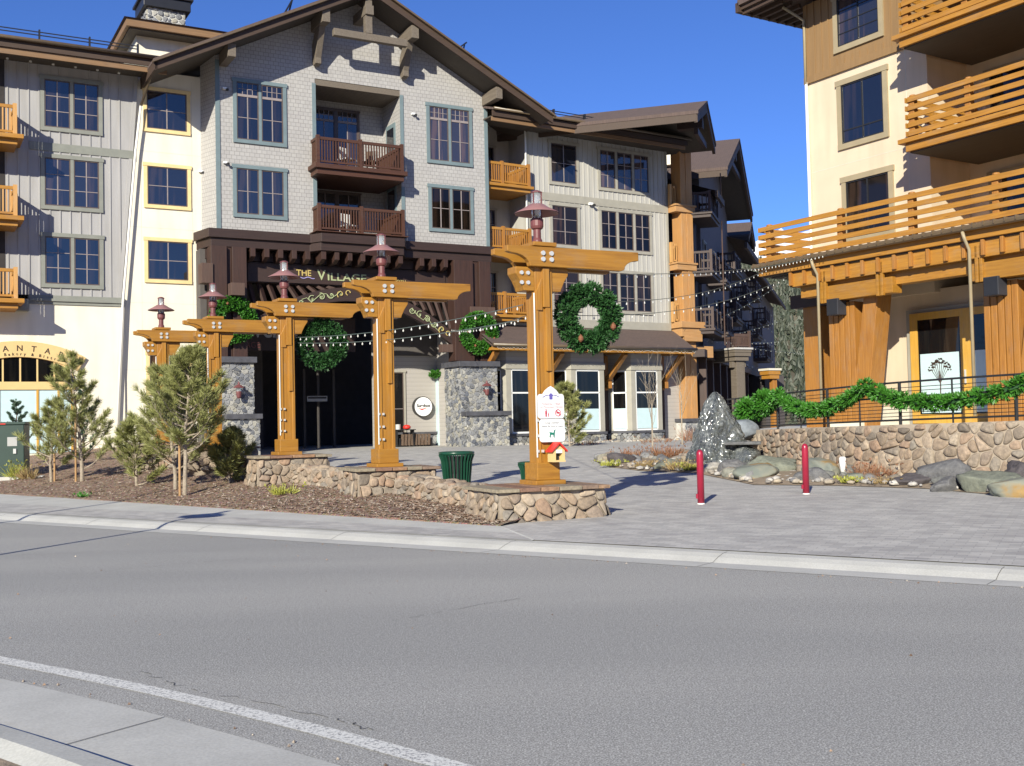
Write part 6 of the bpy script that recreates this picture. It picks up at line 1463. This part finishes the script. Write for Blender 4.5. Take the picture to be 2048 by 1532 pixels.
# ================================================================= TREES
def pine(name, base, H, spread, seed, lab, lean=(0,0), crown=.28, nb=34, needle=.15, mat_='pine', stake=None, cat='pine tree', dens=1.0, wide=.011, bark='bark'):
    rg = random.Random(seed); t_ = thing(name, lab, cat, base, 0)
    tip = Vector((lean[0], lean[1], H)); tr_ = MB(); P = [Vector((lean[0]*(k/8)**1.4+rg.uniform(-.02,.02), lean[1]*(k/8)**1.4+rg.uniform(-.02,.02), H*k/8-(.12 if k == 0 else 0))) for k in range(9)]
    tr_.tube(P, .018+H*.011, 8, .010)
    def trunk(z): k = min(7.999, max(0, z/H*8)); i = int(k); return P[i].lerp(P[i+1], k-i)
    f = MB()
    for i in range(nb):
        u = (i+.5)/nb; z = H*(crown+(1-crown)*u**1.0)-.05; a = i*2.4+rg.uniform(-.4,.4); L = spread*(1-max(0, (z/H-crown)/(1-crown))**1.35*.86)*rg.uniform(.62,1.18)*(.75 if z/H < crown+.06 else 1)
        p = trunk(z); d = Vector((math.cos(a), math.sin(a), rg.uniform(.05,.35))); Q = [p]; n = 6
        for k in range(n): d = (d+Vector((rg.uniform(-.12,.12), rg.uniform(-.12,.12), .16))).normalized(); Q.append(Q[-1]+d*L/n)
        tr_.tube(Q, .012+.008*L, 5, .004)
        def tufts(Q, st, dn):
            for k in range(st, len(Q)-1):
                for _ in range(dn): q = Q[k].lerp(Q[k+1], rg.random()); sprig(f, q, (Q[k+1]-Q[k])*1.0+Vector((rg.uniform(-.05,.05), rg.uniform(-.05,.05), .02)), needle, wide, rg, 9, 1.1)
            sprig(f, Q[-1], Q[-1]-Q[-2], needle*1.15, wide, rg, 20, .8)
        tufts(Q, 2, max(1, int(4*dens)))
        for k in (2, 3, 4, 5):       # side twigs
            for sg in (-1, 1):
                if rg.random() < .25: continue
                dd = (Q[k+1]-Q[k]).normalized(); sd_ = dd.cross(Vector((0,0,1)))*sg; e = Q[k]; T_ = [e]; l = L*.38*rg.uniform(.6,1.1)*(1-.1*k)
                for _ in range(3): e = e+(dd*.7+sd_*.7+Vector((0,0,.30))).normalized()*l/3; T_.append(e)
                tr_.tube(T_, .007, 4, .003); tufts(T_, 1, max(1, int(3*dens)))
    sprig(f, P[-1], (0,0,1), needle*1.2, wide, rg, 26, .7)
    obj('trunk', tr_, M[bark], t_); obj('crown', f, M[mat_], t_)
    if stake:
        for sx, sy, sh in stake: s = MB().tube([(sx, sy, -.2), (sx, sy, sh)], .026, 7); o = obj('stake', s, M['stake'], t_)
    return t_
pine('pine', (-7.17, 24.03, .22), 3.15, 1.30, 3, 'tall staked pine with a pale trunk in front of the middle posts', (.12, 0), .30, 46, .18, dens=.95, wide=.010, stake=[(-.1, -.05, 1.35)])
pine('pine', (-7.8, 25.4, .28), 2.75, 1.35, 11, 'slanting pine directly behind the tall staked one, reaching left', (-.3, .1), .18, 34, .18, dens=.85, wide=.010)
pine('pine', (-11.5, 29.39, .34), 3.35, 1.35, 21, 'gappy pine before the cream wall with a stake on its left', (-.35, 0), .10, 27, .19, stake=[(-.16, -.05, 2.3)], dens=.72, wide=.010)
pine('pine', (-12.6, 30.0, .42), 2.1, 1.05, 22, 'short bushy pine with its stake just right of the green cabinet', (.1, 0), .12, 22, .18, dens=.7, stake=[(.1, 0, .7)])
pine('pine', (-9.2, 26.9, .35), 1.55, .95, 41, 'low spreading pine shrub between the two staked pines', (-.1, 0), .05, 20, .18, dens=.75)
pine('pine', (-6.7, 26.0, .45), 1.15, .7, 42, 'low young pine against the shaded rock wall', (.1, 0), .05, 24, .18)
pine('pine', (2.33, 45.2, .62), 2.5, 1.25, 51, 'young pine in front of the bay fronted shops', (-.2, 0), .06, 30, .22, wide=.018, dens=.9)
pine('fir', (-16.6, 36.8, .85), 1.9, .7, 61, 'small blue green fir before the frosted bakery glass, left of its twin', (0,0), .1, 26, .08, 'fir', cat='fir tree', wide=.014, dens=.7, bark='bark_dark')
pine('fir', (-13.9, 35.6, .85), 2.3, .8, 62, 'small blue green fir partly hidden by the gappy pine', (0,0), .1, 28, .08, 'fir', cat='fir tree', wide=.014, dens=.7, bark='bark_dark')
def bare_tree(base, H, seed, lab):
    rg = random.Random(seed); t_ = thing('sapling', lab, 'tree', base); tr_ = MB(); P = [Vector((0, 0, H*.45*k/4-(.1 if k == 0 else 0))) for k in range(5)]; tr_.tube(P, .035, 7, .022)
    tw = MB()
    for i in range(11):
        z = H*(.20+.28*rg.random()); a = rg.uniform(0, 6.28); L = H*rg.uniform(.22,.55); d = Vector((math.cos(a)*.35, math.sin(a)*.35, 1)).normalized(); Q = [Vector((0,0,z))]
        for k in range(5): d = (d+Vector((rg.uniform(-.15,.15), rg.uniform(-.15,.15), .05))).normalized(); Q.append(Q[-1]+d*L/5)
        tw.tube(Q, .009, 4, .003)
        for k in (2, 3, 4): e = Q[k]; dd = (d+Vector((rg.uniform(-.8,.8), rg.uniform(-.8,.8), 0))).normalized(); tw.tube([e, e+dd*L*.14, e+dd*L*.26+Vector((0,0,.05))], .004, 3, .002)
    obj('trunk', tr_, M['bark'], t_); obj('twigs', tw, M['bark'], t_)
bare_tree((4.78, 37.8, .6), 3.9, 5, 'bare leafless sapling with a pale trunk before the last shop bay'); bare_tree((6.75, 44.0, .6), 4.6, 8, 'thin leafless sapling in front of the orange corner column')
rg = random.Random(77)
for (x, y, R_, H, mm, lab) in ((-4.75,22.6,.42,.26,'lime','yellow green weed in the mulch before the shaded wall'), (-14.3,31.7,.35,.6,'lime','yellow leaved weed in front of the green cabinet'), (-13.7,31.2,.45,.45,'drygrass','dry brown grass clump right of the green cabinet'), (-9.9,25.3,.22,.1,'garland','tiny dark green weed in the mulch near the sidewalk'), (-15.2,31.4,.4,.4,'drygrass','dry grass clump at the left foot of the green cabinet'),
    (3.0,47.5,1.2,.25,'rustbush','rusty ground cover in front of the shop bays, left part'), (6.5,49.5,1.6,.3,'rustbush','rusty ground cover in front of the shop bays, right part'), (8.3,50.5,.9,.9,'rustbush','taller dry shrub beside the stone column base')):
    grass_clump('weed', (x, y, mz(x, y) if x < -3 else .66), R_, H, mm, rg, 34, lab)
mb = MB(); rg = random.Random(88)
for _ in range(160): u = rg.uniform(-7, 4.6); v = rg.uniform(-2.0, -1.25); r_ = rg.uniform(.05, .14); c = gp(u, v, .68, OR, AR); rock(mb, c, (r_*1.3, r_, r_*.7), rg.random()*9, 1, .2)
obj('pebbles', mb, M['pebble'], kind='stuff', smooth=True)
